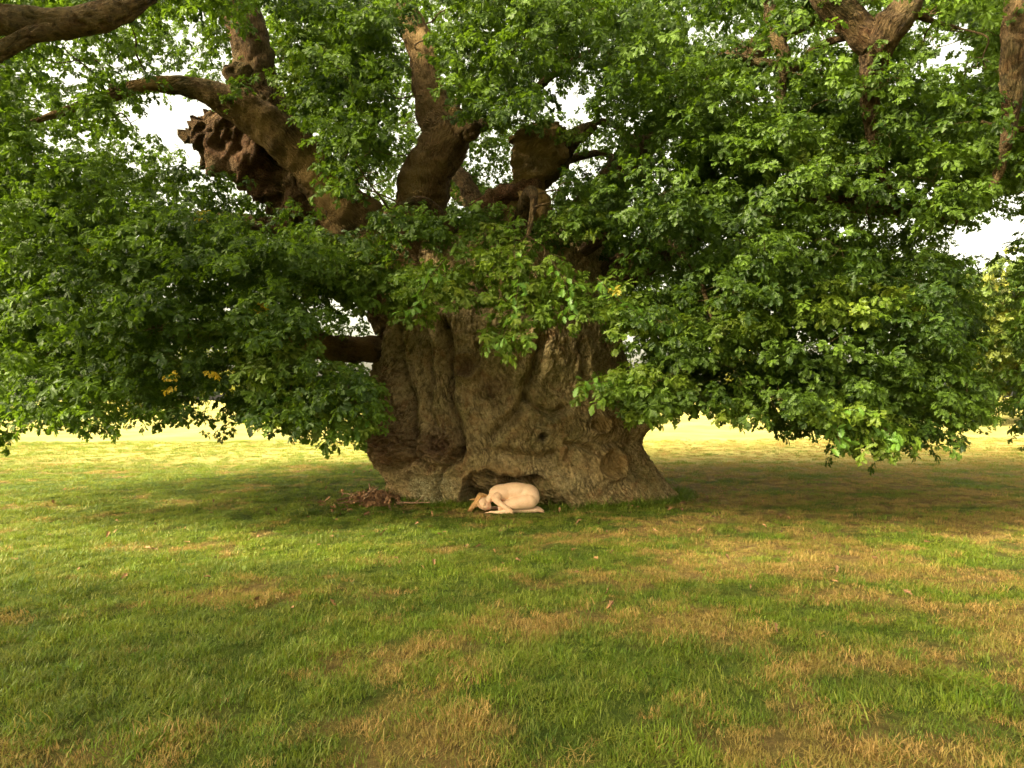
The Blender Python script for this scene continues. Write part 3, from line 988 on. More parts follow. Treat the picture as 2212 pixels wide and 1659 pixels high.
# hanging bright sprays before the bole and other light-green tufts (own sprigs, placed by hand)
front_spots = [(905, 645, 8.9, 60, 46, .9), (960, 590, 8.8, 70, 50, .75), (1010, 620, 8.8, 55, 40, .9), (880, 600, 9.2, 50, 40, .6),
               (1070, 525, 8.9, 80, 46, .6), (1120, 640, 8.6, 75, 55, .95), (1090, 720, 8.5, 45, 45, .75), (1180, 600, 8.7, 80, 50, .8),
               (1220, 660, 8.7, 60, 45, .7), (1320, 640, 8.7, 60, 50, .75), (1370, 690, 8.6, 60, 55, .65), (1440, 700, 8.6, 45, 40, .6),
               (1300, 830, 8.4, 60, 30, .75), (1390, 820, 8.3, 75, 45, .8), (1400, 870, 8.3, 55, 40, .65), (1460, 840, 8.4, 55, 45, .6),
               (790, 870, 8.4, 45, 60, .75), (740, 900, 8.3, 55, 45, .6), (650, 850, 8.2, 90, 60, .5), (560, 720, 8.3, 120, 55, .5),
               (600, 780, 8.2, 100, 50, .5), (720, 820, 8.6, 60, 40, .5), (810, 620, 9.3, 70, 50, .5), (740, 560, 9.2, 90, 50, .45),
               (730, 360, 9.6, 35, 60, .6), (1650, 660, 8.2, 90, 50, .8), (1860, 640, 8.0, 130, 50, .8), (1820, 880, 7.8, 90, 40, .75),
               (1900, 930, 7.8, 70, 35, .7), (1600, 880, 8.2, 50, 30, .5), (655, 60, 9.4, 60, 60, .6), (665, 180, 9.5, 60, 70, .6),
               (1700, 320, 8.6, 110, 50, .55), (1260, 470, 9.2, 60, 40, .6), (1560, 690, 8.3, 90, 50, .5), (1140, 262, 10.3, 60, 22, .4), (1235, 285, 10.3, 40, 20, .4), (1075, 560, 8.5, 60, 30, .9), (920, 610, 8.6, 60, 35, .9)]
FP, FR, FS, FT, FW = [], [], [], [], []
for (vx, vy, Y, w, h, tint) in front_spots:
    n = int(w * h / 62)
    for k in range(n):
        a_, r0 = random.uniform(0, 2 * math.pi), math.sqrt(random.random())
        p = at(vx + w * r0 * math.cos(a_), vy + h * r0 * math.sin(a_), Y + random.uniform(-.35, .35) - 0.15 * math.sin(a_))
        FP.append(tuple(p))
        FR.append((random.gauss(0, .45), random.uniform(.1, .9), random.uniform(-math.pi, 0) if random.random() < .6 else random.uniform(-math.pi, math.pi)))
        FS.append(random.uniform(.75, 1.15))
        FT.append(min(1, max(0, random.gauss(tint + .2, .15))))
        FW.append(max(0, random.gauss(.04 * tint, .03)))
P = np.vstack([P, FP]); Rt = np.vstack([Rt, FR]); S = np.concatenate([S, FS]); T = np.concatenate([T, FT])
W = np.concatenate([W, FW])
# a few sprigs already turned yellow
for (vx, vy, Y, n, w) in ((575, 660, 8.0, 3, .95), (560, 672, 8.0, 2, .6), (375, 800, 7.9, 2, .9), (452, 800, 7.9, 2, .85), (215, 525, 8.2, 2, .55), (450, 460, 9.0, 2, .6), (1325, 622, 8.2, 2, .45), (385, 830, 7.9, 1, .8)):
    for k in range(n):
        p = at(vx + random.uniform(-7, 7), vy + random.uniform(-7, 7), Y)
        P = np.vstack([P, tuple(p)]); Rt = np.vstack([Rt, (random.gauss(0, .4), .4, random.uniform(-math.pi, 0))])
        S = np.append(S, .75); T = np.append(T, 1.0); W = np.append(W, w)
print("sprigs", len(P))
foliage = instancer("crown", P, Rt, S, T, W, LIB, 7)
under_oak(foliage)
foliage['kind'] = 'stuff'

# thin branches that carry the sprays: one joined part
VV, FF, BB = [], [], []
off = 0
spr_all = [q for q in sprays if q[1] < .51] + [(at(f_[0], f_[1], f_[2]), .3, 0, 0) for f_ in front_spots]
cen = np.array([tuple(q[0]) for q in spr_all])
dsk = np.array([np.min(np.linalg.norm(SK[:, :3] - c, axis=1)) for c in cen])
NP_ = SK[:, :3].copy()
NL = np.zeros(len(SK))                                   # path length from the limb
NR = np.minimum(SK[:, 3] * .7, .045)
for i in np.argsort(dsk):
    c = cen[i]
    d = np.linalg.norm((NP_ - c) * np.array([1, 1, 1.3]), axis=1)
    k = int(np.argmin(d + .25 * NL))
    s0 = NP_[k]
    L_ = float(np.linalg.norm(c - s0))
    if L_ > 3.0: continue
    if L_ > .15:
        wob = np.array([random.gauss(0, .13), random.gauss(0, .13), random.gauss(.06, .1)]) * L_
        w2 = np.array([random.gauss(0, .1), random.gauss(0, .1), random.gauss(.04, .08)]) * L_
        r1_ = min(NR[k] * .8, .006 + .012 * L_)
        q1, q2 = s0 * .66 + c * .34 + wob, s0 * .33 + c * .67 + w2
        v, f_, bc, C = tube_arrays([(*s0, r1_), (*q1, r1_ * .8), (*q2, r1_ * .6), (*c, r1_ * .42 + .001)], 5, 4, 0)
        VV.append(v); FF.append(f_ + off); BB.append(bc)
        off += len(v)
        new = C[4::4, :3]
        NP_ = np.vstack([NP_, new])
        NL = np.append(NL, NL[k] + L_ * np.linspace(.35, 1, len(new)))
        NR = np.append(NR, np.linspace(r1_ * .8, r1_ * .42 + .001, len(new)))
        # side twiglets
        for q in range(2):
            t = C[random.randrange(3, len(C) - 1), :3]
            e = t + np.array([random.gauss(0, .16), random.gauss(0, .16), random.gauss(0, .1)])
            v, f_, bc, _ = tube_arrays([(*t, r1_ * .35 + .001), (*((t + e) / 2 + rng.normal(0, .02, 3)), r1_ * .25 + .001), (*e, .0012)], 4, 3, 0)
            VV.append(v); FF.append(f_ + off); BB.append(bc)
            off += len(v)
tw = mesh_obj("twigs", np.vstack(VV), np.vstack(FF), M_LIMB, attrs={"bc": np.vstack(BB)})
under_oak(tw)
tw['kind'] = 'stuff'

# single leaves of the nearest hanging sprays: sub-parts of each spray
LV = []
for i in range(5):
    v, f_ = leaf_shape(0.125, random.uniform(.15, .4), random.uniform(.1, .45), 500 + i)
    ms = []
    for j, tn in enumerate((.55, .85)):
        me = bpy.data.meshes.new("leaf")
        me.from_pydata(v, [], f_)
        LV.append(me)


def solo_leaf_mat(name, base, trans):
    m, nt, bs, out = new_mat(name)
    oi = nt.nodes.new("ShaderNodeObjectInfo")
    c = mixc(nt, oi.outputs["Random"], base, (base[0] * 1.6, base[1] * 1.4, base[2] * 1.3))
    nt.links.new(c, bs.inputs["Base Color"])
    bs.inputs["Roughness"].default_value = .5
    tr = nt.nodes.new("ShaderNodeBsdfTranslucent")
    tr.inputs["Color"].default_value = (*trans, 1)
    mx = nt.nodes.new("ShaderNodeMixShader")
    mx.inputs[0].default_value = .4
    nt.links.new(bs.outputs[0], mx.inputs[1]); nt.links.new(tr.outputs[0], mx.inputs[2]); nt.links.new(mx.outputs[0], out.inputs[0])
    return m


M_SOLO = solo_leaf_mat("spray_leaf", (0.085, 0.18, 0.020), (0.22, 0.42, 0.03))
for me in LV: me.materials.append(M_SOLO)
spray_lines = [[(1110, 545), (1120, 610), (1105, 680), (1080, 745)], [(960, 560), (930, 600), (905, 650), (880, 670)],
               [(1190, 560), (1225, 620), (1230, 680)], [(1290, 600), (1350, 660), (1440, 700)],
               [(1460, 830), (1380, 815), (1300, 825), (1240, 835)], [(1440, 840), (1420, 880), (1440, 895)],
               [(720, 840), (770, 870), (795, 910), (750, 935)], [(640, 800), (610, 870), (530, 905)],
               [(1840, 880), (1810, 920), (1815, 960)], [(1880, 900), (1920, 935), (1930, 960)]]
total = 0
for li, line in enumerate(spray_lines):
    Y = 8.25 if li not in (8, 9) else 7.6
    pts = [at(x, y, Y - 0.05 * i) for i, (x, y) in enumerate(line)]
    v, f_, bc, C = tube_arrays([(*p, .007 - .0015 * i) for i, p in enumerate(pts)], 6, 8, 0)
    tw_ = mesh_obj("leaf_spray", v, f_, M_LIMB, attrs={"bc": bc})
    under_oak(tw_)
    for k in range(30):
        if total >= 298: break
        t = C[int((0.12 + .88 * (k / 29.0)) * (len(C) - 1)), :3]
        lo = bpy.data.objects.new("leaf", LV[random.randrange(len(LV))])
        col.objects.link(lo)
        lo.parent = tw_
        lo.location = (t[0] + random.gauss(0, .05), t[1] + random.gauss(0, .05) - .03, t[2] + random.gauss(0, .04))
        lo.rotation_euler = (random.gauss(0, .6), random.uniform(.0, 1.1), random.uniform(-math.pi, 0) if random.random() < .7 else random.uniform(0, math.pi))
        s_ = random.uniform(.75, 1.1)
        lo.scale = (s_, s_, s_)
        total += 1

# ------------------------------------------------------------------ grass
LIB_G = bpy.data.collections.new("grass_library")


def make_tuft(i, nb_, rad, h, lean):
    r = random.Random(300 + i)
    V, F, lv = [], [], []
    for k in range(nb_):
        a_, rr = r.uniform(0, 2 * math.pi), rad * math.sqrt(r.random())
        bx, by = rr * math.cos(a_), rr * math.sin(a_)
        d = r.uniform(0, 2 * math.pi)
        hh = h * r.uniform(.5, 1.2)
        ln = lean * r.uniform(.2, 1.3)
        w = r.uniform(.0016, .0032)
        ux, uy = math.cos(d), math.sin(d)
        b0 = len(V)
        for t in (0, .5, 1.0):
            cx_, cy_ = bx + ux * ln * hh * t * t * 1.4, by + uy * ln * hh * t * t * 1.4
            cz_ = hh * (t - .28 * min(ln, 1.4) * t * t)
            ww = w * (1 - .35 * t)
            if t < 1:
                V += [(cx_ - uy * ww, cy_ + ux * ww, cz_ - .004), (cx_ + uy * ww, cy_ - ux * ww, cz_ - .004)]
            else:
                V += [(cx_, cy_, cz_)]
        F += [(b0, b0 + 1, b0 + 3, b0 + 2), (b0 + 2, b0 + 3, b0 + 4)]
        lv += [r.random()] * 5
    me = bpy.data.meshes.new("grass_tuft")
    me.from_pydata(V, [], F)
    a2 = me.attributes.new("lv", 'FLOAT', 'POINT')
    a2.data.foreach_set("value", lv)
    me.materials.append(M_GRASS)
    o = bpy.data.objects.new("grass_tuft_%02d" % i, me)
    LIB_G.objects.link(o)


for i in range(6):
    make_tuft(i, 46, .10, (.034, .042, .03, .05, .038, .027)[i], (.5, .8, 1.2, .6, 1.6, 1.0)[i])

bands = [(1.2, 5, 330), (5, 8, 230), (8, 12, 130), (12, 17, 75), (17, 26, 32)]
GPx, GPy = [], []
for y0, y1, dens in bands:
    wmax = 1.0 * y1 + 1.5
    n = int(dens * (y1 - y0) * 2 * wmax)
    x = rng.uniform(-wmax, wmax, n)
    y = rng.uniform(y0, y1, n)
    k = (np.abs(x) < .80 * y + .5) | ((np.abs(x) < y + 1.5) & (rng.random(n) < .6))
    GPx.append(x[k]); GPy.append(y[k])
gx_, gy_ = np.concatenate(GPx), np.concatenate(GPy)
# leave the bole and the sleeper clear
Lr = np.interp(0.05, zs_k, xl_k); Rr_ = np.interp(0.05, zs_k, xr_k)
inside = (((gx_ - (Lr + Rr_) / 2) / ((Rr_ - Lr) / 2)) ** 2 + ((gy_ - 11.7) / 1.5) ** 2 < .93) | ((np.abs(gx_ - 0.0) < .50) & (np.abs(gy_ - 9.80) < .26))
gx_, gy_ = gx_[~inside], gy_[~inside]
dry = dryness(gx_, gy_)
gz_ = ground_h(gx_, gy_)
n = len(gx_)
clump = fbm(np.stack([gx_ * 3.5, gy_ * 3.5, np.zeros(n)], -1), 3, .6) * 1.5
tone = fbm(np.stack([gx_ * .8, gy_ * 1.3, np.full(n, 4.0)], -1), 3)
dist = np.hypot(gx_, gy_)
scl = rng.uniform(.7, 1.15, n) * (1 + .75 * np.clip(clump, -.8, 1)) * np.interp(dist, [2, 8, 16, 26], [.95, 1.0, 1.15, 1.4])
isdry = rng.random(n) < np.clip(dry * 1.15 - .06, 0, .93)
warm = np.where(isdry, np.clip(rng.normal(.70, .27, n), 0, 1), np.clip(rng.normal(.12, .10, n), 0, .5))
tint = np.clip(rng.normal(.46, .27, n) + clump * .45 + tone * 1.2, 0, 1)
rot = np.stack([rng.normal(0, .12, n), rng.normal(0, .12, n), rng.uniform(0, 6.28, n)], -1)
scl = np.where(isdry, scl * .85, scl)
grass = instancer("grass", np.stack([gx_, gy_, gz_], -1), rot, scl, tint, warm, LIB_G, 6)
tag(grass, "short green grass with straw brown dry patches across the meadow", "grass", kind='stuff')
print("tufts", n)

# lusher tufts against the foot of the trunk
n = 520
an = rng.uniform(-1.5, 1.75, n)
rad = 1.02 + np.abs(rng.normal(0, .05, n))
cx0, A0 = (Lr + Rr_) / 2, (Rr_ - Lr) / 2
tx = cx0 + A0 * np.sin(an) * rad
ty = 11.7 - 1.56 * np.cos(an) * rad
k = ~((np.abs(tx - 0.0) < .55) & (ty < 10.3)) & ~((tx < -1.6) & (rng.random(n) < .8))
tx, ty = tx[k], ty[k]
n = len(tx)
tg = instancer("tall_grass", np.stack([tx, ty, ground_h(tx, ty)], -1), np.stack([rng.normal(0, .2, n), rng.normal(0, .2, n), rng.uniform(0, 6.28, n)], -1),
               rng.uniform(1.2, 2.4, n), np.clip(rng.normal(.35, .2, n), 0, 1), np.clip(rng.normal(.05, .08, n), 0, 1), LIB_G, 6)
tag(tg, "taller dark green grass growing against the foot of the oak", "grass", kind='stuff')

# ------------------------------------------------------------------ litter and sticks by the trunk
M_DEAD = plain("dead_leaf", (0.36, 0.19, 0.08), .8, (0.10, 0.055, 0.03), 9.0)
M_STICK = plain("stick_bark", (0.34, 0.21, 0.11), .85, (0.10, 0.06, 0.035), 30.0, .5)
V, F = [], []
for k in range(620):
    a_ = random.gauss(0, 1); b_ = random.gauss(0, 1)
    if k % 6 == 0: a_ *= 3; b_ *= 2.2
    x = -2.12 + a_ * .19; y = 10.72 + b_ * .28
    if ((x - cx0) / A0) ** 2 + ((y - 11.7) / 1.5) ** 2 < .9: continue
    hgt = .14 * math.exp(-(a_ * a_ + b_ * b_) / 2) * random.random()
    v, f_ = simple_leaf(random.uniform(.06, .12), random.uniform(.3, .9), random.uniform(-.6, .6), k)
    Mx = Matrix.Translation((x, y, float(ground_h(np.array([x]), np.array([y]))[0]) + .03 + hgt)) @ Euler((random.gauss(0, .6), random.gauss(0, .6), random.uniform(0, 6.28))).to_matrix().to_4x4()
    b0 = len(V)
    V += [tuple(Mx @ Vector(q)) for q in v]
    F += [tuple(b0 + q_ for q_ in q) for q in f_]
litter = mesh_obj("leaf_litter", V, F, M_DEAD, smooth=False)
tag(litter, "heap of rusty brown dead leaves at the left foot of the oak", "leaves", kind='stuff')

V, F = [], []
for k in range(300):
    x = random.gauss(0, 3.6); y = random.gauss(9.5, 2.8)
    if y < 4.5 or ((x - cx0) / A0) ** 2 + ((y - 11.7) / 1.5) ** 2 < 1: continue
    if abs(x) < .6 and abs(y - 9.8) < .35: continue
    v, f_ = simple_leaf(random.uniform(.04, .085), random.uniform(.3, .9), random.uniform(-.6, .6), k)
    Mx = Matrix.Translation((x, y, float(ground_h(np.array([x]), np.array([y]))[0]) + .035)) @ Euler((random.gauss(0, .5), random.gauss(0, .5), random.uniform(0, 6.28))).to_matrix().to_4x4()
    b0 = len(V)
    V += [tuple(Mx @ Vector(q)) for q in v]
    F += [tuple(b0 + q_ for q_ in q) for q in f_]
fallen = mesh_obj("fallen_leaves", V, F, M_DEAD, smooth=False)
tag(fallen, "scattered brown fallen oak leaves caught in the short grass", "leaves", kind='stuff')

stick_specs = [
    (-2.20, 10.35, .55, -1.0, .018, "pale crooked stick leaning out of the dead leaves beside the trunk"),
    (-2.30, 10.40, .70, .35, .015, "long brown stick lying flat across the front of the dead leaves"),
    (-2.50, 10.62, .50, .9, .013, "thin dark stick at the far left of the leaf heap"),
    (-1.45, 10.10, .60, -.35, .014, "reddish stick lying in grass between the leaf heap and the sleeper"),
    (-2.20, 10.70, .45, 1.9, .020, "thick short stick standing tilted against the burl"),
    (-2.45, 10.85, .60, 2.6, .012, "slender stick at the back of the dead leaf heap"),
]
for (x, y, L_, an_, r0, lab) in stick_specs:
    z = float(ground_h(np.array([x]), np.array([y]))[0]) + .05
    tilt = .5 if 'lean' in lab or 'tilted' in lab else .06
    pts = []
    for i in range(5):
        t = i / 4 - .5
        pts.append((t * L_ * math.cos(an_) + random.gauss(0, .015), t * L_ * math.sin(an_) + random.gauss(0, .015), (t + .5) * L_ * tilt, r0 * (1 - .4 * i / 4)))
    v, f_, bc, _ = tube_arrays(pts, 8, 5, .3, random.random() * 9, False, .002)
    # side twig
    q = pts[2]
    v2, f2, _, _ = tube_arrays([q, (q[0] + .07, q[1] - .05, q[2] + .05, r0 * .5), (q[0] + .13, q[1] - .07, q[2] + .10, r0 * .3)], 6, 4, 0)
    o = mesh_obj("stick", np.vstack([v, v2]), np.vstack([f_, f2 + len(v)]), M_STICK)
    o.location = (x, y, z)
    tag(o, lab, "stick", "fallen sticks at the left foot of the oak")

# ------------------------------------------------------------------ background trees and hedges
M_FARTRUNK = plain("far_bark", (0.14, 0.09, 0.05), .9, (0.06, 0.04, 0.025), 5.0)


def bg_tree(name, x, y, h, w, dens, tint, warm, label, cat="tree", trunk_h=None, group=None):
    gz = float(ground_h(np.array([x]), np.array([y]))[0])
    root = empty(name, (x, y, gz))
    tag(root, label, cat, group)
    th = h * .25 if trunk_h is None else trunk_h
    n = dens
    lob = [(random.gauss(0, .28) * w, random.gauss(0, .22) * w, th + (h - th) * random.uniform(.15, .85), random.uniform(.16, .3) * w) for _ in range(16)]
    pts = []
    while len(pts) < n:
        lx, ly, lz, lr = random.choice(lob)
        v = Vector((random.gauss(0, 1), random.gauss(0, 1), random.gauss(0, 1))).normalized() * lr * random.uniform(.65, 1.05)
        q = (lx + v.x, ly + v.y, lz + v.z * .8)
        if q[2] < max(.1, th * .6) or q[2] > h: continue
        pts.append(q)
    pts = np.array(pts)
    s_ = w / 5.0
    rot = np.stack([rng.normal(0, .7, n), rng.uniform(-.3, .9, n), rng.uniform(0, 6.28, n)], -1)
    instancer("crown", pts, rot, rng.uniform(.7, 1.3, n) * max(.8, min(1.6, s_)), np.clip(rng.normal(tint, .2, n), 0, 1), np.clip(rng.normal(warm, .1, n), 0, 1), LIB_FAR, 4, root)['kind'] = 'stuff'
    tp = [(0, 0, -.2, .045 * w + .08), (.05 * w, 0, h * .3, .035 * w + .05), (0, .03 * w, h * .6, .02 * w + .03), (.02 * w, 0, h * .85, .02)]
    v, f_, bc, _ = tube_arrays(tp, 10, 5, .2, x)
    mesh_obj("trunk", v, f_, M_FARTRUNK, root)
    for k in range(3):
        lx, ly, lz, lr = lob[k]
        v, f_, bc, _ = tube_arrays([(.04 * w, 0, h * .28, .02 * w), (lx * .5, ly * .5, (h * .28 + lz) / 2, .014 * w), (lx, ly, lz, .02)], 7, 4, 0)
        mesh_obj("branch", v, f_, M_FARTRUNK, root)
    return root


bg_tree("hedge_tree", 25.3, 32.0, 7.9, 9.5, 4200, .22, .05, "dark bushy tree with sunlit yellow top at the right edge of the field", trunk_h=.5)
bg_tree("hedge_tree", 33.0, 36.0, 8.0, 10.0, 2200, .5, .1, "dark tree behind the bushy one at the right edge, mostly out of frame", trunk_h=.5)
bg_tree("bush", -18.9, 50.0, 4.2, 4.6, 1300, .8, .35, "sunlit yellow green bush seen under the leaves midway left", "bush", .1)
bg_tree("bush", -28.5, 52.0, 4.4, 4.8, 1300, .8, .35, "sunlit yellow green bush seen under the leaves farther left", "bush", .1)
bg_tree("far_tree", -42.0, 85.0, 9.0, 9.0, 1200, .5, .2, "small distant tree behind the far left of the field", trunk_h=1.5)
bg_tree("far_tree", 12.0, 110.0, 7.0, 11.0, 1000, .6, .3, "low distant tree on the skyline right of the trunk", trunk_h=.8)
bg_tree("far_tree", 34.0, 95.0, 8.0, 10.0, 1000, .6, .3, "rounded distant tree on the skyline under the right limb", trunk_h=.8)

# ------------------------------------------------------------------ the sleeper
def skin_material():
    m, nt, bs, out = new_mat("skin")
    obj = nt.nodes.new("ShaderNodeTexCoord").outputs["Object"]
    n = noise_n(nt, obj, 9.0, 4, .5)
    n2_ = noise_n(nt, obj, 40.0, 4, .6)
    n = N(nt, 'ShaderNodeMath', operation='ADD')
    nt.links.new(mathn(nt, 'MULTIPLY', noise_n(nt, obj, 9.0, 4, .5).outputs[0], .6), n.inputs[0])
    nt.links.new(mathn(nt, 'MULTIPLY', n2_.outputs[0], .4), n.inputs[1])
    c = ramp(nt, n.outputs[0], [(.35, (0.66, 0.41, 0.24)), (.65, (0.80, 0.54, 0.33))]).outputs[0]
    bl = attr(nt, "blush").outputs["Fac"]
    c = mixc(nt, bl, c, (0.55, 0.20, 0.13))
    nt.links.new(c, bs.inputs["Base Color"])
    bs.inputs["Roughness"].default_value = .55
    bs.inputs["Subsurface Weight"].default_value = .15
    bs.inputs["Subsurface Radius"].default_value = (.02, .008, .004)
    bs.inputs["Subsurface Scale"].default_value = .5
    return m


M_SKIN = skin_material()
M_HAIR = plain("hair", (0.66, 0.40, 0.16), .5, (0.40, 0.20, 0.07), 60.0)


def person_build():
    tpl = {}
    for sb in (2, 3, 4):
        bm = bmesh.new()
        bmesh.ops.create_icosphere(bm, subdivisions=sb, radius=1.0)
        bm.verts.index_update()
        tpl[sb] = (np.array([tuple(v.co) for v in bm.verts]), np.array([[v.index for v in f.verts] for f in bm.faces]))
        bm.free()
    PV, PF, cnt = [], [], [0]

    def ell(c, r, rot=None, sub=None):
        if sub is None: sub = 4 if max(r) > .09 else 3
        v, f = tpl[sub]
        v = v * np.array(r)
        if rot is not None: v = v @ np.array(rot).T
        PV.append(v + np.array(tuple(c)))
        PF.append(f + cnt[0])
        cnt[0] += len(v)

    def cap(pts):
        for (a0, a1) in zip(pts[:-1], pts[1:]):
            p0, p1 = Vector(a0[:3]), Vector(a1[:3])
            L_ = (p1 - p0).length
            n = max(2, int(L_ / (min(a0[3], a1[3]) * .14)) + 1)
            for i in range(n + 1):
                t = i / n
                r = a0[3] * (1 - t) + a1[3] * t
                ell(p0.lerp(p1, t), (r, r, r), sub=3 if r > .035 else 2)
    # trunk of the body, folded over the thighs, head to the left
    ell((.06, 0, .292), (.33, .150, .152))
    ell((-.13, 0, .290), (.215, .158, .130))
    ell((-.20, 0, .255), (.125, .175, .10))
    ell((.24, 0, .265), (.19, .165, .155))
    for s in (-1, 1):
        ell((.30, s * .078, .225), (.135, .105, .14))
        cap([(.28, s * .115, .180, .118), (.08, s * .15, .155, .100), (-.12, s * .15, .115, .066)])         # thigh
        ell((-.15, s * .125, .085), (.055, .055, .06))
        cap([(-.13, s * .125, .062, .05), (.05, s * .115, .062, .056), (.22, s * .105, .048, .042), (.36, s * .10, .040, .030)])  # shin
        cap([(.36, s * .10, .040, .032), (.40, s * .09, .050, .032), (.455, s * .085, .030, .022), (.485, s * .08, .020, .014)])     # foot
        for t_ in range(4):
            cap([(.475, s * (.065 + .013 * t_), .020, .009), (.503, s * (.062 + .015 * t_), .012, .008)])
        cap([(-.22, s * .155, .25, .068), (-.25, s * .19, .22, .052), (-.13, s * .235, .13, .043), (.0, s * .262, .042, .036)])     # upper arm
        cap([(.0, s * .262, .042, .036), (-.09, s * .255, .040, .037), (-.26, s * .225, .030, .024)])                                # forearm
        hx, hy = -.26, s * .225
        cap([(hx, hy, .030, .024), (hx - .05, hy + s * -.01, .028, .027)])
        for k, (ln_, oy) in enumerate(((.075, -.030), (.085, -.011), (.080, .008), (.062, .026))):
            ell((hx - .065, hy + oy * .8 - s * .012, .026), (.030, .011, .014))
            b_ = Vector((hx - .085, hy + oy - s * .014, .026))
            cap([(*b_, .0098), (b_.x - ln_ * .5, b_.y - s * .006, .022, .0088), (b_.x - ln_, b_.y - s * .014, .012, .0072)])
        cap([(hx - .03, hy - s * .02, .034, .013), (hx - .065, hy - s * .050, .034, .0115), (hx - .095, hy - s * .058, .022, .009)])
    cap([(-.24, 0, .265, .070), (-.31, -.02, .225, .060), (-.36, -.04, .180, .058)])
    # head: u = towards the crown, n = out of the face, l = sideways
    u = Vector((-.80, -.12, .30)).normalized()
    nrm = Vector((-.18, -.95, -.18))
    nrm = (nrm - u * nrm.dot(u)).normalized()
    l = u.cross(nrm)
    Rm = Matrix((l, nrm, u)).transposed()
    H = Vector((-.420, -.065, .130))

    def hp(a_, b_, c_): return H + (l * a_ + nrm * b_ + u * c_) * 1.12
    ell(hp(0, -.015, .02), (0.0851, 0.1030, 0.0986), Rm)
    ell(hp(0, .018, -.035), (0.0672, 0.0762, 0.0806), Rm)
    ell(hp(0, .045, -.085), (0.0336, 0.0336, 0.0269), Rm)
    ell(hp(0, .083, -.022), (0.0106, 0.0146, 0.0246), Rm)
    ell(hp(0, .090, -.036), (0.0146, 0.0134, 0.0112), Rm)
    ell(hp(0, .070, .012), (0.0616, 0.0179, 0.0134), Rm)
    ell(hp(0, .077, -.062), (0.0235, 0.0112, 0.0067), Rm)
    ell(hp(0, .075, -.071), (0.0202, 0.0112, 0.0067), Rm)
    for s in (-1, 1):
        ell(hp(s * .028, .070, -.006), (0.0157, 0.0123, 0.0101), Rm)
        ell(hp(s * .036, .055, -.035), (0.0246, 0.0224, 0.0224), Rm)
        ell(hp(s * .077, -.015, -.015), (0.0112, 0.0224, 0.0336), Rm)
    me = bpy.data.meshes.new("person_raw")
    allv, allf_ = np.vstack(PV), np.vstack(PF)
    me.from_pydata(allv.tolist(), [], allf_.tolist())
    tmp = bpy.data.objects.new("person_tmp", me)
    col.objects.link(tmp)
    rm = tmp.modifiers.new("r", 'REMESH')
    rm.mode = 'VOXEL'
    rm.voxel_size = 0.0052
    sm = tmp.modifiers.new("s", 'SMOOTH')
    sm.iterations = 5
    sm.factor = .5
    dg = bpy.context.evaluated_depsgraph_get()
    out = bpy.data.meshes.new_from_object(tmp.evaluated_get(dg))
    bpy.data.objects.remove(tmp)
    n = len(out.vertices)
    co = np.zeros(n * 3, dtype=np.float32)
    out.vertices.foreach_get("co", co)
    co = co.reshape(-1, 3)
    # furrow of the spine, ribs hinted
    b = np.zeros(n)
    for (c_, r_, s_) in ((hp(0, .083, -.067), .020, .8), (hp(.04, .06, -.04), .028, .35), (hp(-.04, .06, -.04), .028, .35), (Vector((.0, -.27, .04)), .04, .3), (Vector((.47, -.09, .03)), .07, .35), (hp(0, .09, -.036), .014, .3)):
        d = np.linalg.norm(co - np.array(c_), axis=1)
        b += s_ * np.exp(-(d / r_) ** 2)
    a_ = out.attributes.new("blush", 'FLOAT', 'POINT')
    a_.data.foreach_set("value", np.clip(b, 0, 1).astype(np.float32))
    out.polygons.foreach_set("use_smooth", np.ones(len(out.polygons), dtype=bool))
    out.materials.clear()
    out.materials.append(M_SKIN)
    root = empty("person", (-0.01, 9.84, -0.01))
    root.scale = (.93, .93, .96)
    tag(root, "bare person asleep, curled up with head on hands at the foot of the oak", "person")
    body = bpy.data.objects.new("body", out)
    col.objects.link(body)
    body.parent = root
    # hair: locks that cover the skull and spread over the grass to the left
    VV, FF = [], []
    off = 0
    rd = random.Random(5)
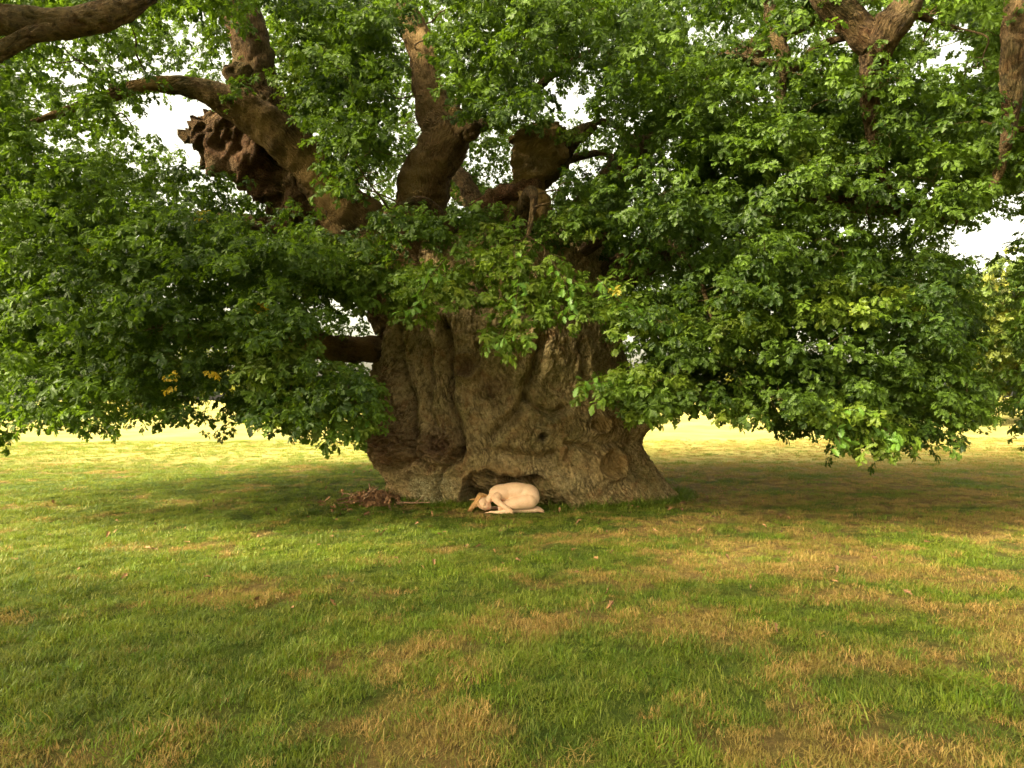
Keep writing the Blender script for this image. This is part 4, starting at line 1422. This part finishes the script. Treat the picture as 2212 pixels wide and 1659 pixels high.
    for k in range(420):
        th = rd.uniform(-1.9, 1.9) if rd.random() < .8 else rd.uniform(-math.pi, math.pi)
        ps = []
        # start on the hairline, run back over the skull, fall to the ground
        a0 = rd.uniform(-1, 1) * .078
        start = hp(a0 * .85, .070 - .06 * abs(a0) / .075, .064 + .012 * rd.random() - abs(a0) * .5)
        mid_ = hp(a0 * .85, .048 - .05 * abs(a0) / .075, .098 - abs(a0) * .4)
        topp = hp(a0 * .8, .0 + rd.uniform(-.04, .03), .112 - abs(a0) * .35)
        back = hp(a0 * 1.1, -.075 + rd.uniform(-.03, .02), .09 + rd.uniform(-.06, .02))
        if rd.random() < .5:
            end1 = Vector((-.575 - rd.random() * .04, -.09 + rd.random() * .16, .06 + rd.random() * .05))
            end2 = Vector((-.60 - rd.random() * .07, -.15 + rd.random() * .22, .022 + rd.random() * .02))
        else:
            end1 = hp(a0 * 1.25, -.095, .03)
            end2 = hp(a0 * 1.2, -.09, -.05)
        pts = [(*start, .0035), (*mid_, .006), (*topp, .0065), (*back, .007), (*end1, .006), (*end2, .002)]
        if rd.random() < .5: pts = [(*start, .0035), (*mid_, .006), (*topp, .0065), (*end1, .006), (*end2, .002)]
        v, f_, _, _ = tube_arrays(pts, 5, 5, 0)
        VV.append(v); FF.append(f_ + off); off += len(v)
    # wisps lifting to the left
    for k in range(5):
        s0 = hp(rd.uniform(-.02, .06), 0, .11)
        e = Vector((-.66 + rd.uniform(-.02, .03), -.05, .19 + rd.uniform(-.008, .008)))
        v, f_, _, _ = tube_arrays([(*s0, .004), (*(s0.lerp(e, .5) + Vector((0, 0, .008))), .003), (*e, .001)], 5, 5, 0)
        VV.append(v); FF.append(f_ + off); off += len(v)
    hair = mesh_obj("hair", np.vstack(VV), np.vstack(FF), M_HAIR, root)
    # closed eyes
    M_LASH = plain("lashes", (0.10, 0.05, 0.03), .6)
    for s in (-1, 1):
        pts = []
        for t in np.linspace(-1, 1, 5):
            p = hp(s * .028 + t * .013, .0815 - .004 * t * t, -.009 + .003 * t * t)
            pts.append((*p, .0018))
        v, f_, _, _ = tube_arrays(pts, 5, 3, 0)
        mesh_obj("eyelashes", v, f_, M_LASH, root)
        pts = []
        for t in np.linspace(-1, 1, 5):
            p = hp(s * .029 + t * .018, .086 - .006 * t * t, .013 - .004 * t * t)
            pts.append((*p, .0026 - .0008 * abs(t)))
        v, f_, _, _ = tube_arrays(pts, 5, 3, 0)
        mesh_obj("eyebrow", v, f_, M_HAIR, root)
    return root


person_build()
